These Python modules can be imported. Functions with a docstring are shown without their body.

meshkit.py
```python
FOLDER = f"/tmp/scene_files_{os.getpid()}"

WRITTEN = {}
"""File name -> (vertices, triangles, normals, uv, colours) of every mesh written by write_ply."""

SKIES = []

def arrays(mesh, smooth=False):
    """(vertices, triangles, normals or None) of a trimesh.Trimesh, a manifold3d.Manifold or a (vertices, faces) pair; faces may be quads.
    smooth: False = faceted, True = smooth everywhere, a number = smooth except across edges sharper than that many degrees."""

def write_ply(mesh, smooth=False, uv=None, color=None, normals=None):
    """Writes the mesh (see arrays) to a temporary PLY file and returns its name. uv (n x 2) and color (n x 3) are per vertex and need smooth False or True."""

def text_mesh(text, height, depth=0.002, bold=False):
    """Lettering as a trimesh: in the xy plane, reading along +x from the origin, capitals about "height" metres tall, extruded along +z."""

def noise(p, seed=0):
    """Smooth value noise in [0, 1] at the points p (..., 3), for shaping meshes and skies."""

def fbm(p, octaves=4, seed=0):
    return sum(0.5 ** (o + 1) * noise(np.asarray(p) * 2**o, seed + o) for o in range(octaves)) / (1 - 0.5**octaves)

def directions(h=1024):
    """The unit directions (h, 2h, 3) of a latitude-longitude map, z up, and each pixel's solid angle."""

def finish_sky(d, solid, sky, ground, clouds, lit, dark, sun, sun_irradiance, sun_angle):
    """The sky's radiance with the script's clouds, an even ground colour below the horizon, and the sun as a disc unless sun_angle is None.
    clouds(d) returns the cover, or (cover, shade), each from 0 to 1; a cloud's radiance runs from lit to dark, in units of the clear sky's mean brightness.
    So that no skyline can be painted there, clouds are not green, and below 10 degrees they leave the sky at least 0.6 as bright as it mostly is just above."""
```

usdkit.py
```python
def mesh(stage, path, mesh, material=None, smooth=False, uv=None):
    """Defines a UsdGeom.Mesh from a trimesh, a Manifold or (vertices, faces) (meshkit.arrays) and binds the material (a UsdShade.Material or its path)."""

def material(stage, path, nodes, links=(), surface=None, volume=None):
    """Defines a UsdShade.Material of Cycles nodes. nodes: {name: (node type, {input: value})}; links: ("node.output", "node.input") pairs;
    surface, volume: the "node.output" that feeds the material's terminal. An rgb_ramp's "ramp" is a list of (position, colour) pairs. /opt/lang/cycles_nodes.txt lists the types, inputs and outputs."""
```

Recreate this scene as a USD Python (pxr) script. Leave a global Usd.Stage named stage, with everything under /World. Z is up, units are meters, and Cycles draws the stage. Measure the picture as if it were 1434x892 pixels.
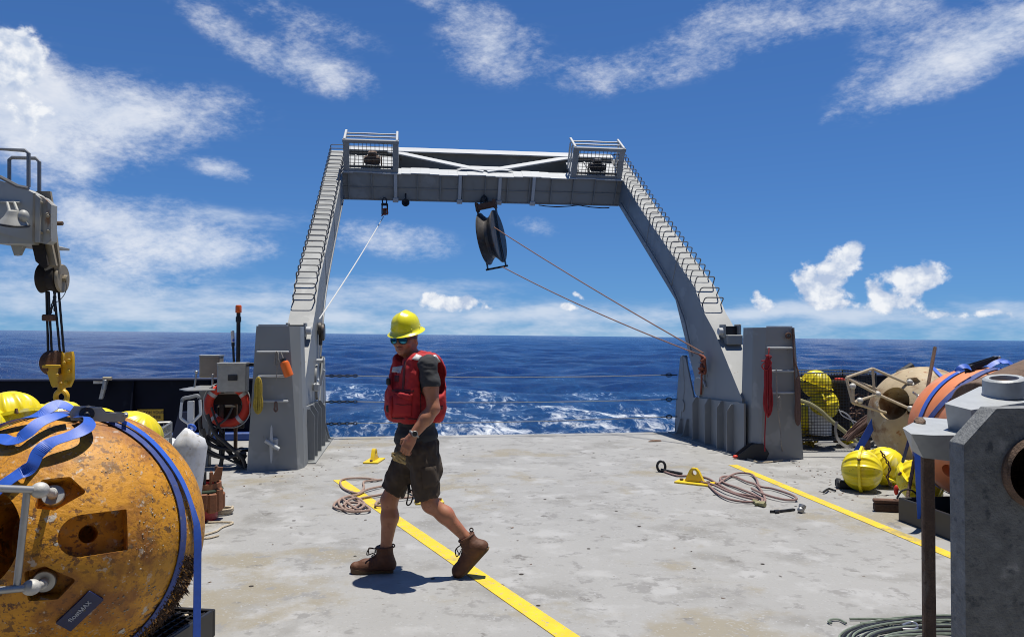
import math, numpy as np, trimesh, manifold3d, usdkit, meshkit
from pxr import Usd, UsdGeom, UsdLux, UsdShade, Gf, Sdf, Vt
from shapely.geometry import Polygon, Point, box as sbox
from shapely import affinity
from scipy import sparse

stage = Usd.Stage.CreateInMemory()
UsdGeom.SetStageUpAxis(stage, 'Z'); UsdGeom.SetStageMetersPerUnit(stage, 1.0)
UsdGeom.Xform.Define(stage, '/World'); UsdGeom.Scope.Define(stage, '/World/Looks')

# ------------------------------------------------------------------ camera (world: y = aft along the ship, x = right, z = up from the deck)
F, CX, CY = 1090.0, 717.0, 446.0
YAW, PITCH, ROLL = math.atan2(147, F), math.atan2(22.3, F), 0.00175
fwd = np.array([math.sin(YAW)*math.cos(PITCH), math.cos(YAW)*math.cos(PITCH), math.sin(PITCH)])
_r = np.array([math.cos(YAW), -math.sin(YAW), 0.0]); _u = np.cross(_r, fwd)
RT = _r*math.cos(ROLL) + _u*math.sin(ROLL); UP = _u*math.cos(ROLL) - _r*math.sin(ROLL)
EYE = np.array([0, 0, 1.70])
cam = UsdGeom.Camera.Define(stage, '/World/camera')
cm = np.eye(4); cm[0, :3], cm[1, :3], cm[2, :3], cm[3, :3] = RT, UP, -fwd, EYE
cam.AddTransformOp().Set(Gf.Matrix4d(*cm.ravel().tolist()))
cam.CreateHorizontalApertureAttr(36.0); cam.CreateVerticalApertureAttr(36.0*636/1024)
cam.CreateFocalLengthAttr(36.0*F/1434.0); cam.CreateClippingRangeAttr((0.05, 60000.0))
cam.CreateExposureAttr(0.0)
EXPOSURE = 0.40
cam.GetExposureAttr().Set(EXPOSURE)
HFWD = np.array([math.sin(YAW), math.cos(YAW), 0]); HRT = _r.copy()

def ray(px, py): return fwd + RT*(px-CX)/F - UP*(py-CY)/F
def G(px, py, z=0.0): d = ray(px, py); return EYE + d*((z-EYE[2])/d[2])
def AX(px, py, x): d = ray(px, py); return EYE + d*(x/d[0])
def AY(px, py, y): d = ray(px, py); return EYE + d*(y/d[1])
def AD(px, py, D): return EYE + ray(px, py)*D

# ------------------------------------------------------------------ sun and sky
SUN = np.array([0.238, 0.125, 1.78]); SUN /= np.linalg.norm(SUN)
sun = UsdLux.DistantLight.Define(stage, '/World/sun')
sun.CreateIntensityAttr(1.25); sun.CreateAngleAttr(0.53); sun.CreateNormalizeAttr(True); sun.CreateColorAttr(Gf.Vec3f(1.0, 0.95, 0.86))
zz = SUN; xx = np.cross([0, 1, 0], zz); xx /= np.linalg.norm(xx); yy = np.cross(zz, xx)
sm = np.eye(4); sm[0, :3], sm[1, :3], sm[2, :3] = xx, yy, zz
sun.AddTransformOp().Set(Gf.Matrix4d(*sm.ravel().tolist()))

SKY_STRENGTH = 0.05
HEEL = 0.0087                       # the ship heels half a degree: true up leans towards +x
SEA_UP = np.array([math.sin(HEEL), 0, math.cos(HEEL)])

def sky_material():
    N, L = {}, []
    N['tc'] = ('texture_coordinate', {})
    N['dz'] = ('vector_math', {'math_type': 'dot_product', 'vector2': tuple(SEA_UP)}); L.append(('tc.generated', 'dz.vector1'))
    N['dx'] = ('vector_math', {'math_type': 'dot_product', 'vector2': (math.cos(HEEL), 0, -math.sin(HEEL))}); L.append(('tc.generated', 'dx.vector1'))
    N['sep'] = ('separate_xyz', {}); L.append(('tc.generated', 'sep.vector'))
    N['zc0'] = ('math', {'math_type': 'maximum', 'value2': 0.0}); L.append(('dz.value', 'zc0.value1'))
    N['zc'] = ('math', {'math_type': 'multiply_add', 'value2': 0.94, 'value3': 0.066}); L.append(('zc0.value', 'zc.value1'))
    N['dir'] = ('combine_xyz', {}); L += [('dx.value', 'dir.x'), ('sep.y', 'dir.y'), ('zc.value', 'dir.z')]
    N['sky'] = ('sky_texture', {'sky_type': 'single_scattering', 'sun_disc': False, 'sun_elevation': math.asin(SUN[2]), 'sun_rotation': math.atan2(SUN[0], SUN[1]),
                                'altitude': 0.0, 'air_density': SKY_AIR, 'aerosol_density': SKY_AERO, 'ozone_density': SKY_OZ})
    L.append(('dir.vector', 'sky.vector'))
    N['az0'] = ('math', {'math_type': 'arctan2'}); L += [('dx.value', 'az0.value1'), ('sep.y', 'az0.value2')]
    N['az'] = ('math', {'math_type': 'degrees'}); L.append(('az0.value', 'az.value1'))
    N['el0'] = ('math', {'math_type': 'arcsine'}); L.append(('dz.value', 'el0.value1'))
    N['el'] = ('math', {'math_type': 'degrees'}); L.append(('el0.value', 'el.value1'))
    N['p'] = ('combine_xyz', {}); L += [('az.value', 'p.x'), ('el.value', 'p.y')]
    # warp the cloud coordinates so that no outline is a plain ellipse
    N['wn'] = ('noise_texture', {'scale': 0.16, 'detail': 3.0}); L.append(('p.vector', 'wn.vector'))
    N['w1'] = ('vector_math', {'math_type': 'subtract', 'vector2': (0.5, 0.5, 0.5)}); L.append(('wn.color', 'w1.vector1'))
    N['w2'] = ('vector_math', {'math_type': 'multiply_add', 'vector2': (2.8, 1.7, 0)}); L += [('w1.vector', 'w2.vector1'), ('p.vector', 'w2.vector3')]
    def field(tag, blobs):
        last = None
        for i, (px, py, rx, ry, rot, w) in enumerate(blobs):
            d = ray(px, py); x = d[0]*math.cos(HEEL)-d[2]*math.sin(HEEL); z = d @ SEA_UP
            a, e = math.degrees(math.atan2(x, d[1])), math.degrees(math.asin(z/np.linalg.norm(d)))
            k = math.degrees(1/F)
            m, ln, mr = f'{tag}m{i}', f'{tag}l{i}', f'{tag}r{i}'
            N[m] = ('mapping', {'mapping_type': 'texture', 'location': (a, e, 0), 'rotation': (0, 0, math.radians(rot)), 'scale': (rx*k, ry*k, 1)})
            L.append(('w2.vector', m+'.vector'))
            N[ln] = ('vector_math', {'math_type': 'length'}); L.append((m+'.vector', ln+'.vector1'))
            N[mr] = ('map_range', {'range_type': 'smoothstep', 'from_min': 0.0, 'from_max': 1.0, 'to_min': w, 'to_max': 0.0, 'clamp': True}); L.append((ln+'.value', mr+'.value'))
            if last is None: last = mr+'.result'
            else:
                s = f'{tag}s{i}'; N[s] = ('math', {'math_type': 'add'}); L.extend([(last, s+'.value1'), (mr+'.result', s+'.value2')]); last = s+'.value'
        return last
    soft = field('fa', SOFT_CLOUDS); hard = field('fb', PUFF_CLOUDS); low = field('fc', LOW_CLOUDS)
    def nz(name, scale, detail, rough, stretch, rot=0.0, dist=0.0, off=0.0):
        N[name+'m'] = ('mapping', {'mapping_type': 'point', 'rotation': (0, 0, math.radians(rot)), 'scale': stretch, 'location': (off, off*1.7, off)})
        L.append(('p.vector', name+'m.vector'))
        N[name] = ('noise_texture', {'scale': scale, 'detail': detail, 'roughness': rough, 'distortion': dist}); L.append((name+'m.vector', name+'.vector'))
    nz('n1', 0.36, 7.0, 0.66, (0.75, 1.25, 1), rot=-14, dist=0.25)
    nz('n2', 0.80, 6.0, 0.60, (1.0, 1.1, 1), dist=0.15, off=7.0)
    nz('n2b', 0.80, 3.0, 0.5, (1.0, 1.1, 1), dist=0.15, off=7.45)
    nz('n3', 0.42, 6.0, 0.62, (0.5, 1.7, 1), off=3.0)
    nz('n4', 2.6, 4.0, 0.65, (0.6, 1.25, 1), rot=-32, off=1.0)
    # elsewhere in the sky the same scattered clouds go on
    N['wrap'] = ('noise_texture', {'scale': 3.2, 'detail': 4.0, 'roughness': 0.6}); L.append(('tc.generated', 'wrap.vector'))
    N['aab'] = ('math', {'math_type': 'absolute'}); L.append(('az.value', 'aab.value1'))
    N['side'] = ('map_range', {'range_type': 'smoothstep', 'from_min': 44, 'from_max': 60, 'to_min': 0, 'to_max': 1, 'clamp': True}); L.append(('aab.value', 'side.value'))
    N['high'] = ('map_range', {'range_type': 'smoothstep', 'from_min': 26, 'from_max': 38, 'to_min': 0, 'to_max': 1, 'clamp': True}); L.append(('el.value', 'high.value'))
    N['els'] = ('math', {'math_type': 'maximum'}); L += [('side.result', 'els.value1'), ('high.result', 'els.value2')]
    N['wr2'] = ('map_range', {'range_type': 'smoothstep', 'from_min': 0.56, 'from_max': 0.76, 'to_min': 0, 'to_max': 0.7, 'clamp': True}); L.append(('wrap.fac', 'wr2.value'))
    N['els2'] = ('math', {'math_type': 'multiply'}); L += [('els.value', 'els2.value1'), ('wr2.result', 'els2.value2')]
    def cover(tag, dens, noise, amp, lo, hi, top):
        N[tag+'1'] = ('math', {'math_type': 'multiply_add', 'value2': amp, 'value3': -amp*0.5}); L.append((noise, tag+'1.value1'))
        N[tag+'g'] = ('map_range', {'range_type': 'smoothstep', 'from_min': 0.0, 'from_max': 0.25, 'to_min': 0, 'to_max': 1, 'clamp': True}); L.append((dens, tag+'g.value'))
        N[tag+'2'] = ('math', {'math_type': 'add'}); L.extend([(dens, tag+'2.value1'), (tag+'1.value', tag+'2.value2')])
        N[tag+'3'] = ('map_range', {'range_type': 'smoothstep', 'from_min': lo, 'from_max': hi, 'to_min': 0, 'to_max': top, 'clamp': True}); L.append((tag+'2.value', tag+'3.value'))
        N[tag+'4'] = ('math', {'math_type': 'multiply'}); L.extend([(tag+'3.result', tag+'4.value1'), (tag+'g.result', tag+'4.value2')])
        return tag+'4.value'
    N['n14'] = ('math', {'math_type': 'multiply_add', 'value2': 0.55, 'value3': -0.275}); L.append(('n4.fac', 'n14.value1'))
    N['n15'] = ('math', {'math_type': 'add'}); L += [('n1.fac', 'n15.value1'), ('n14.value', 'n15.value2')]
    cs = cover('cs', soft, 'n15.value', 1.5, -0.02, 1.30, 0.85)
    cp = cover('cp', hard, 'n2.fac', 1.6, 0.20, 0.62, 0.95)
    cl = cover('cl', low, 'n3.fac', 2.2, -0.12, 1.15, 0.82)
    S = 0.78/SKY_STRENGTH
    def mixin(tag, under, colour, fac):
        N[tag] = ('mix_color', {'use_clamp_result': False}); L.extend([(under, tag+'.a'), (fac, tag+'.fac')])
        if isinstance(colour, tuple): N[tag][1]['b'] = colour
        else: L.append((colour, tag+'.b'))
        return tag+'.result'
    N['tint'] = ('mix_color', {'blend_type': 'multiply', 'fac': 1.0, 'b': SKY_TINT, 'use_clamp_result': False}); L.append(('sky.color', 'tint.a'))
    c = mixin('x1', 'tint.result', (0.66*S, 0.73*S, 0.84*S), cl)
    N['sh'] = ('map_range', {'from_min': 0.3, 'from_max': 0.7, 'to_min': 0.0, 'to_max': 1.0, 'clamp': True}); L.append(('n1.fac', 'sh.value'))
    N['scol'] = ('mix_color', {'a': (0.60*S, 0.68*S, 0.82*S), 'b': (0.86*S, 0.88*S, 0.92*S), 'use_clamp_result': False}); L.append(('sh.result', 'scol.fac'))
    c = mixin('x2', c, 'scol.result', cs)
    N['sd'] = ('math', {'math_type': 'subtract'}); L += [('n2.fac', 'sd.value1'), ('n2b.fac', 'sd.value2')]
    N['sd2'] = ('map_range', {'from_min': -0.16, 'from_max': 0.16, 'to_min': 0.0, 'to_max': 1.0, 'clamp': True}); L.append(('sd.value', 'sd2.value'))
    N['pcol'] = ('mix_color', {'a': (0.46*S, 0.55*S, 0.72*S), 'b': (0.88*S, 0.90*S, 0.93*S), 'use_clamp_result': False}); L.append(('sd2.result', 'pcol.fac'))
    c = mixin('x3', c, 'pcol.result', cp)
    c = mixin('x4', c, (0.80*S, 0.83*S, 0.88*S), 'els2.value')
    N['bg'] = ('background_shader', {'strength': SKY_STRENGTH}); L.append((c, 'bg.color'))
    return usdkit.material(stage, '/World/Looks/sky_look', N, L, surface='bg.background')

SKY_AIR, SKY_AERO, SKY_OZ, SKY_TINT = 1.0, 0.1, 3.0, (0.55, 0.955, 1.47)
# (pixel x, pixel y of the photograph's sky, half width, half height, tilt in degrees, weight)
SOFT_CLOUDS = [(70, 165, 210, 85, -4, 1.0), (215, 150, 190, 55, 3, .75), (10, 110, 80, 85, 0, .9), (60, 215, 110, 40, -12, .5),
    (330, 50, 150, 34, -26, .50), (450, 95, 115, 42, -14, .8), (430, 30, 150, 30, -10, .35), 
    (690, 62, 112, 66, -8, .80), (620, 8, 80, 26, -15, .45), (850, 105, 120, 44, 0, .50), 
    (1030, 45, 200, 62, 14, .55), (1210, 20, 110, 34, 0, .60), (1340, 85, 190, 48, 17, .88), (1260, 70, 90, 70, 20, .35), (1400, 30, 120, 46, 10, .45),
    (220, 330, 190, 62, -3, .85), (110, 290, 100, 50, -20, .65), (300, 350, 110, 30, 0, .5), (550, 338, 130, 38, -4, .75), (315, 240, 52, 22, -14, .8), 
    (130, 385, 200, 50, 0, .5), (745, 318, 60, 20, -5, .4), (115, 235, 40, 14, -20, .5),
    (1160, 163, 26, 8, 25, .3)]
PUFF_CLOUDS = [(1150, 398, 46, 42, 0, .85), (1185, 368, 40, 34, 30, .9), (1200, 345, 18, 18, 0, .7), (1125, 402, 26, 26, 0, .5), (1160, 425, 70, 24, 0, .6), (1068, 428, 28, 18, -35, .75), (1060, 412, 10, 10, 0, .45),
    (1240, 412, 44, 24, -45, .85), (1292, 388, 42, 28, 15, .95), (1262, 384, 30, 18, 0, .6), (1278, 420, 22, 30, 0, .7), (1240, 432, 26, 18, 0, .5),
    (628, 424, 66, 22, 0, .85), (600, 418, 18, 14, 0, .5), (650, 416, 20, 16, 0, .5), (795, 432, 26, 9, 0, .6), (810, 416, 20, 7, -25, .6), (20, 82, 42, 56, -8, .95), (0, 60, 40, 40, 0, .6),
    (1330, 440, 60, 10, 0, .5), (1392, 440, 40, 10, -15, .5), (690, 430, 40, 9, 0, .35), (20, 150, 60, 60, 0, .5)]
LOW_CLOUDS = [(40, 400, 300, 60, 0, .12), (717, 462, 1600, 62, 0, .42), (150, 380, 330, 70, 0, .18), (200, 418, 420, 30, 0, .55), (560, 405, 240, 30, 0, .48), (740, 440, 240, 16, 0, .55), (1200, 440, 300, 18, 0, .62), (430, 445, 380, 14, 0, .45), (1040, 440, 120, 14, 0, .4), (330, 312, 200, 26, 0, .3)]
dome = UsdLux.DomeLight.Define(stage, '/World/sky')
UsdShade.MaterialBindingAPI.Apply(dome.GetPrim()).Bind(sky_material())
for k, v in (('label', 'blue sky with scattered white clouds'), ('kind', 'structure')): dome.GetPrim().SetCustomDataByKey(k, v)

# ------------------------------------------------------------------ scene helpers
class Node:
    def __init__(self, path, org, mat=None): self.path, self.org, self.inv = path, np.asarray(org, float), mat
used = {}
def fresh(parent, name):
    n = used.get((parent, name), 0); used[(parent, name)] = n+1
    return f'{parent}/{name}' + (f'_{n:03d}' if n else '')
def tag(prim, **kw):
    for k, v in kw.items():
        if v: prim.SetCustomDataByKey(k, v)
def place(x, org, M=None):
    m = np.eye(4)
    if M is not None: m[:3, :3] = np.asarray(M).T
    m[3, :3] = org
    x.AddTransformOp().Set(Gf.Matrix4d(*m.ravel().tolist()))
def thing(name, label, category, org=(0, 0, 0), group=None, kind=None):
    path = fresh('/World', name); x = UsdGeom.Xform.Define(stage, path); place(x, org)
    tag(x.GetPrim(), label=label, category=category, group=group, kind=kind)
    return Node(path, org)
def tomesh(m):
    if isinstance(m, (list, tuple)) and len(m) and not isinstance(m[0], np.ndarray): return trimesh.util.concatenate([tomesh(x) for x in m])
    if hasattr(m, 'to_mesh'):
        q = m.to_mesh(); return trimesh.Trimesh(q.vert_properties[:, :3], q.tri_verts, process=False)
    if isinstance(m, (tuple, list)):
        v, f = np.asarray(m[0], float), np.asarray(m[1], int)
        if f.shape[1] == 4: f = np.vstack([f[:, [0, 1, 2]], f[:, [0, 2, 3]]])
        return trimesh.Trimesh(v, f, process=False)
    return m
def part(t, name, mesh, mat, label=None, kind=None, smooth=35):
    mesh = tomesh(mesh).copy(); mesh.vertices = np.asarray(mesh.vertices) - t.org
    path = fresh(t.path, name)
    p = usdkit.mesh(stage, path, mesh, MATS[mat], smooth=smooth)
    tag(p.GetPrim(), label=label, kind=kind)
    return Node(path, t.org)
def solo(name, mesh, mat, label=None, category=None, group=None, kind=None, smooth=35):
    mesh = tomesh(mesh).copy(); path = fresh('/World', name)
    org = np.zeros(3)
    if kind != 'structure':
        b = np.asarray(mesh.bounds); org = np.array([b[:, 0].mean(), b[:, 1].mean(), b[0, 2]])
    mesh.vertices = np.asarray(mesh.vertices) - org
    p = usdkit.mesh(stage, path, mesh, MATS[mat], smooth=smooth)
    place(UsdGeom.Xformable(p), org)
    tag(p.GetPrim(), label=label, category=category, group=group, kind=kind)
    return Node(path, org)
def dup(src, org, M, label, group=None, category=None):
    path = fresh('/World', src.path.split('/')[-1]); x = UsdGeom.Xform.Define(stage, path)
    x.GetPrim().GetReferences().AddInternalReference(src.path); x.GetPrim().SetInstanceable(True)
    m = np.eye(4); m[:3, :3] = np.asarray(M).T; m[3, :3] = org
    x.ClearXformOpOrder(); x.AddTransformOp().Set(Gf.Matrix4d(*m.ravel().tolist()))
    tag(x.GetPrim(), label=label, category=category, group=group)
    return Node(path, org)

# ------------------------------------------------------------------ shapes
def nrm(v): v = np.asarray(v, float); return v/np.linalg.norm(v)
def box(c, s, R=None, bev=0.0):
    s = np.asarray(s, float)/2
    if bev > 0:
        b = min(bev, s.min()*0.9); pts = []
        for sx in (-1, 1):
            for sy in (-1, 1):
                for sz in (-1, 1):
                    for k in range(3):
                        q = s.copy(); 
                        for j in range(3):
                            if j != k: q[j] -= b
                        pts.append(q*[sx, sy, sz])
        m = trimesh.convex.convex_hull(np.array(pts))
    else: m = trimesh.creation.box(extents=2*s)
    v = np.asarray(m.vertices)
    if R is not None: v = v @ np.asarray(R).T
    return trimesh.Trimesh(v+np.asarray(c), m.faces, process=False)
def frame(d, hint=(0, 0, 1)):
    d = nrm(d); h = np.asarray(hint, float)
    if abs(d @ nrm(h)) > 0.95: h = np.array([1.0, 0, 0])
    a = nrm(np.cross(h, d)); return a, np.cross(d, a), d
def spline(pts, n=8, closed=False):
    p = np.asarray(pts, float); N = len(p); out = []
    for i in range(N if closed else N-1):
        if closed: a, b, c, d = p[(i-1) % N], p[i], p[(i+1) % N], p[(i+2) % N]
        else: a, b, c, d = p[max(i-1, 0)], p[i], p[i+1], p[min(i+2, N-1)]
        for t in np.linspace(0, 1, n, endpoint=False):
            out.append(0.5*((2*b)+(-a+c)*t+(2*a-5*b+4*c-d)*t*t+(-a+3*b-3*c+d)*t**3))
    if not closed: out.append(p[-1])
    return np.array(out)
def tube(pts, r, k=8, closed=False):
    p = np.asarray(pts, float); n = len(p)
    if closed: T = np.roll(p, -1, 0)-np.roll(p, 1, 0)
    else: T = np.gradient(p, axis=0)
    T /= np.maximum(np.linalg.norm(T, axis=1, keepdims=True), 1e-12)
    a, b, _ = frame(T[0]); A = [a]
    for i in range(1, n):
        a = A[-1]-T[i]*(A[-1] @ T[i]); A.append(a/max(np.linalg.norm(a), 1e-9))
    A = np.array(A)
    if closed:
        e = A[0]-T[-1]*(A[0] @ T[-1]); B = np.cross(T[-1], A[-1]); ang = math.atan2(e @ B, e @ A[-1])
        ph = np.linspace(0, ang, n)[:, None]; A = A*np.cos(ph)+np.cross(T, A)*np.sin(ph)
    B = np.cross(T, A); r = np.broadcast_to(r, (n,))
    th = np.arange(k)/k*2*math.pi
    v = p[:, None]+r[:, None, None]*(A[:, None]*np.cos(th)[None, :, None]+B[:, None]*np.sin(th)[None, :, None])
    v = v.reshape(-1, 3); f = []
    rows = n if closed else n-1
    i, j = np.meshgrid(np.arange(rows), np.arange(k), indexing='ij'); i2, j2 = (i+1) % n, (j+1) % k
    f = np.stack([i*k+j, i*k+j2, i2*k+j2, i2*k+j], -1).reshape(-1, 4)
    f = np.vstack([f[:, [0, 1, 2]], f[:, [0, 2, 3]]])
    if not closed:
        c0 = len(v); v = np.vstack([v, p[:1], p[-1:]]); jj = np.arange(k)
        f = np.vstack([f, np.stack([np.full(k, c0), (jj+1) % k, jj], 1), np.stack([np.full(k, c0+1), (n-1)*k+jj, (n-1)*k+(jj+1) % k], 1)])
    return trimesh.Trimesh(v, f, process=False)
def cyl(a, b, r, r2=None, k=16):
    r2 = r if r2 is None else r2; a, b = np.asarray(a, float), np.asarray(b, float)
    e = nrm(b-a)*min(0.004, np.linalg.norm(b-a)*.1, r*.3)
    x, y, d = frame(b-a); th = np.arange(k)/k*2*math.pi; ring = np.cos(th)[:, None]*x+np.sin(th)[:, None]*y; q = np.linalg.norm(e)
    rings = [a+ring*(r-q), a+e+ring*r, b-e+ring*r2, b+ring*(r2-q)]
    v = np.vstack(rings+[a[None], b[None]]); f = []
    for s in range(3):
        for j in range(k): f += [[s*k+j, s*k+(j+1) % k, (s+1)*k+(j+1) % k], [s*k+j, (s+1)*k+(j+1) % k, (s+1)*k+j]]
    for j in range(k): f += [[4*k, (j+1) % k, j], [4*k+1, 3*k+j, 3*k+(j+1) % k]]
    return trimesh.Trimesh(v, f, process=False)
def lathe(prof, c=(0, 0, 0), axis=(0, 0, 1), k=32, hint=(0, 0, 1)):
    prof = np.asarray(prof, float); x, y, d = frame(axis, hint); th = np.arange(k)/k*2*math.pi
    v = (np.asarray(c)+prof[:, 1][:, None, None]*d+prof[:, 0][:, None, None]*(np.cos(th)[None, :, None]*x+np.sin(th)[None, :, None]*y)).reshape(-1, 3)
    n = len(prof); i, j = np.meshgrid(np.arange(n-1), np.arange(k), indexing='ij'); j2 = (j+1) % k
    f = np.stack([i*k+j, i*k+j2, (i+1)*k+j2, (i+1)*k+j], -1).reshape(-1, 4)
    f = np.vstack([f[:, [0, 1, 2]], f[:, [0, 2, 3]]])
    m = trimesh.Trimesh(v, f, process=False); m.update_faces(m.area_faces > 1e-12); return m
def ball(c, r, sub=3, R=None):
    m = trimesh.creation.icosphere(sub, 1.0); v = np.asarray(m.vertices)*np.broadcast_to(r, (3,))
    if R is not None: v = v @ np.asarray(R).T
    return trimesh.Trimesh(v+np.asarray(c), m.faces, process=False)
def prism(poly, origin, e1, e2, t, bev=0):
    """polygon (points or shapely) in the plane of e1, e2 at origin, thickness t along e1 x e2 (centred)."""
    P = poly if hasattr(poly, 'exterior') else Polygon(poly)
    m = trimesh.creation.extrude_polygon(P, t, engine='earcut')
    v = np.asarray(m.vertices); e1, e2 = nrm(e1), nrm(e2); e3 = np.cross(e1, e2)
    v = np.asarray(origin)+v[:, :1]*e1+v[:, 1:2]*e2+(v[:, 2:]-t/2)*e3
    return trimesh.Trimesh(v, m.faces, process=False)
def ribbon(pts, normals, w, t=0.003):
    p = np.asarray(pts, float); n = np.asarray(normals, float); n = n/np.linalg.norm(n, axis=1, keepdims=True)
    T = np.gradient(p, axis=0); T /= np.linalg.norm(T, axis=1, keepdims=True)
    s = np.cross(T, n); s /= np.linalg.norm(s, axis=1, keepdims=True); n = np.cross(s, T)
    w = np.broadcast_to(w, (len(p),))[:, None]
    v = np.stack([p-s*w/2-n*t/2, p+s*w/2-n*t/2, p+s*w/2+n*t/2, p-s*w/2+n*t/2], 1).reshape(-1, 3); k = 4; N = len(p)
    i, j = np.meshgrid(np.arange(N-1), np.arange(k), indexing='ij'); j2 = (j+1) % k
    f = np.stack([i*k+j, (i+1)*k+j, (i+1)*k+j2, i*k+j2], -1).reshape(-1, 4)
    f = np.vstack([f, [[0, 1, 2, 3]], [[(N-1)*k+3, (N-1)*k+2, (N-1)*k+1, (N-1)*k]]])
    return tomesh((v, f[:, ::-1]))
def torus(c, R, r, axis=(0, 0, 1), k=32, q=10, arc=None, sc=(1, 1)):
    x, y, d = frame(axis); a0, a1 = arc or (0, 2*math.pi)
    th = np.linspace(a0, a1, k, endpoint=arc is not None)
    pts = np.asarray(c)+R*(sc[0]*np.cos(th)[:, None]*x+sc[1]*np.sin(th)[:, None]*y)
    return tube(pts, r, q, closed=arc is None)
def chain(pts, link=0.05, r=0.006):
    p = np.asarray(pts, float); s = np.concatenate([[0], np.cumsum(np.linalg.norm(np.diff(p, axis=0), axis=1))]); out = []
    n = max(2, int(s[-1]/(link*0.72)))
    for i in range(n):
        u = (i+.5)/n*s[-1]; c = np.array([np.interp(u, s, p[:, k]) for k in range(3)])
        q = np.array([np.interp(min(u+.01, s[-1]), s, p[:, k]) for k in range(3)])-np.array([np.interp(max(u-.01, 0), s, p[:, k]) for k in range(3)])
        a, b, d = frame(q); ax = (a+b*(0.2) if i % 2 else b-a*0.2); ax = nrm(ax); sd = np.cross(d, ax)
        th = np.arange(12)/12*2*math.pi
        out.append(tube(c+np.cos(th)[:, None]*d*(link/2-r)+np.sin(th)[:, None]*sd*(link*.34-r), r, 5, closed=True))
    return out
def hull(pts): return trimesh.convex.convex_hull(np.asarray(pts, float))
def raycast(mesh, o, d):
    tri = np.asarray(mesh.vertices)[np.asarray(mesh.faces)]; e1, e2 = tri[:, 1]-tri[:, 0], tri[:, 2]-tri[:, 0]
    h = np.cross(d, e2); a = (e1*h).sum(1); ok = np.abs(a) > 1e-12; a = np.where(ok, a, 1)
    s = o-tri[:, 0]; u = (s*h).sum(1)/a; q = np.cross(s, e1); v = (q @ d)/a; t = (e2*q).sum(1)/a
    hit = ok & (u >= -1e-6) & (v >= -1e-6) & (u+v <= 1+1e-6) & (t > 1e-4)
    if not hit.any(): return None
    i = np.flatnonzero(hit)[np.argmin(t[hit])]; n = nrm(np.cross(e1[i], e2[i]))
    return o+d*t[i], (n if n @ d < 0 else -n)
def patch(mesh, corners, lift=0.004, n=6, m=6, thick=0.006):
    """a thin sheet that lies on the mesh between four corners given as sight lines."""
    c = np.asarray(corners, float); top = []; bot = []
    for j in np.linspace(0, 1, m):
        for i in np.linspace(0, 1, n):
            q = (c[0]*(1-i)+c[1]*i)*(1-j)+(c[3]*(1-i)+c[2]*i)*j
            h = raycast(mesh, EYE, ray(*q))
            if h is None: return None
            edge = 0.6 if (i in (0, 1) or j in (0, 1)) else 1.0
            top.append(h[0]+h[1]*lift*edge); bot.append(h[0]-h[1]*thick)
    v = np.array(top+bot); f = []; K = n*m
    for j in range(m-1):
        for i in range(n-1):
            a = j*n+i; f += [[a, a+1, a+n+1], [a, a+n+1, a+n], [K+a, K+a+n+1, K+a+1], [K+a, K+a+n, K+a+n+1]]
    ring = [i for i in range(n)]+[j*n+n-1 for j in range(1, m)]+[(m-1)*n+i for i in range(n-2, -1, -1)]+[j*n for j in range(m-2, 0, -1)]
    for a, b in zip(ring, ring[1:]+ring[:1]): f += [[a, K+a, K+b], [a, K+b, b]]
    t = trimesh.Trimesh(v, f, process=False)
    if t.volume < 0: t.invert()
    return t
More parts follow.
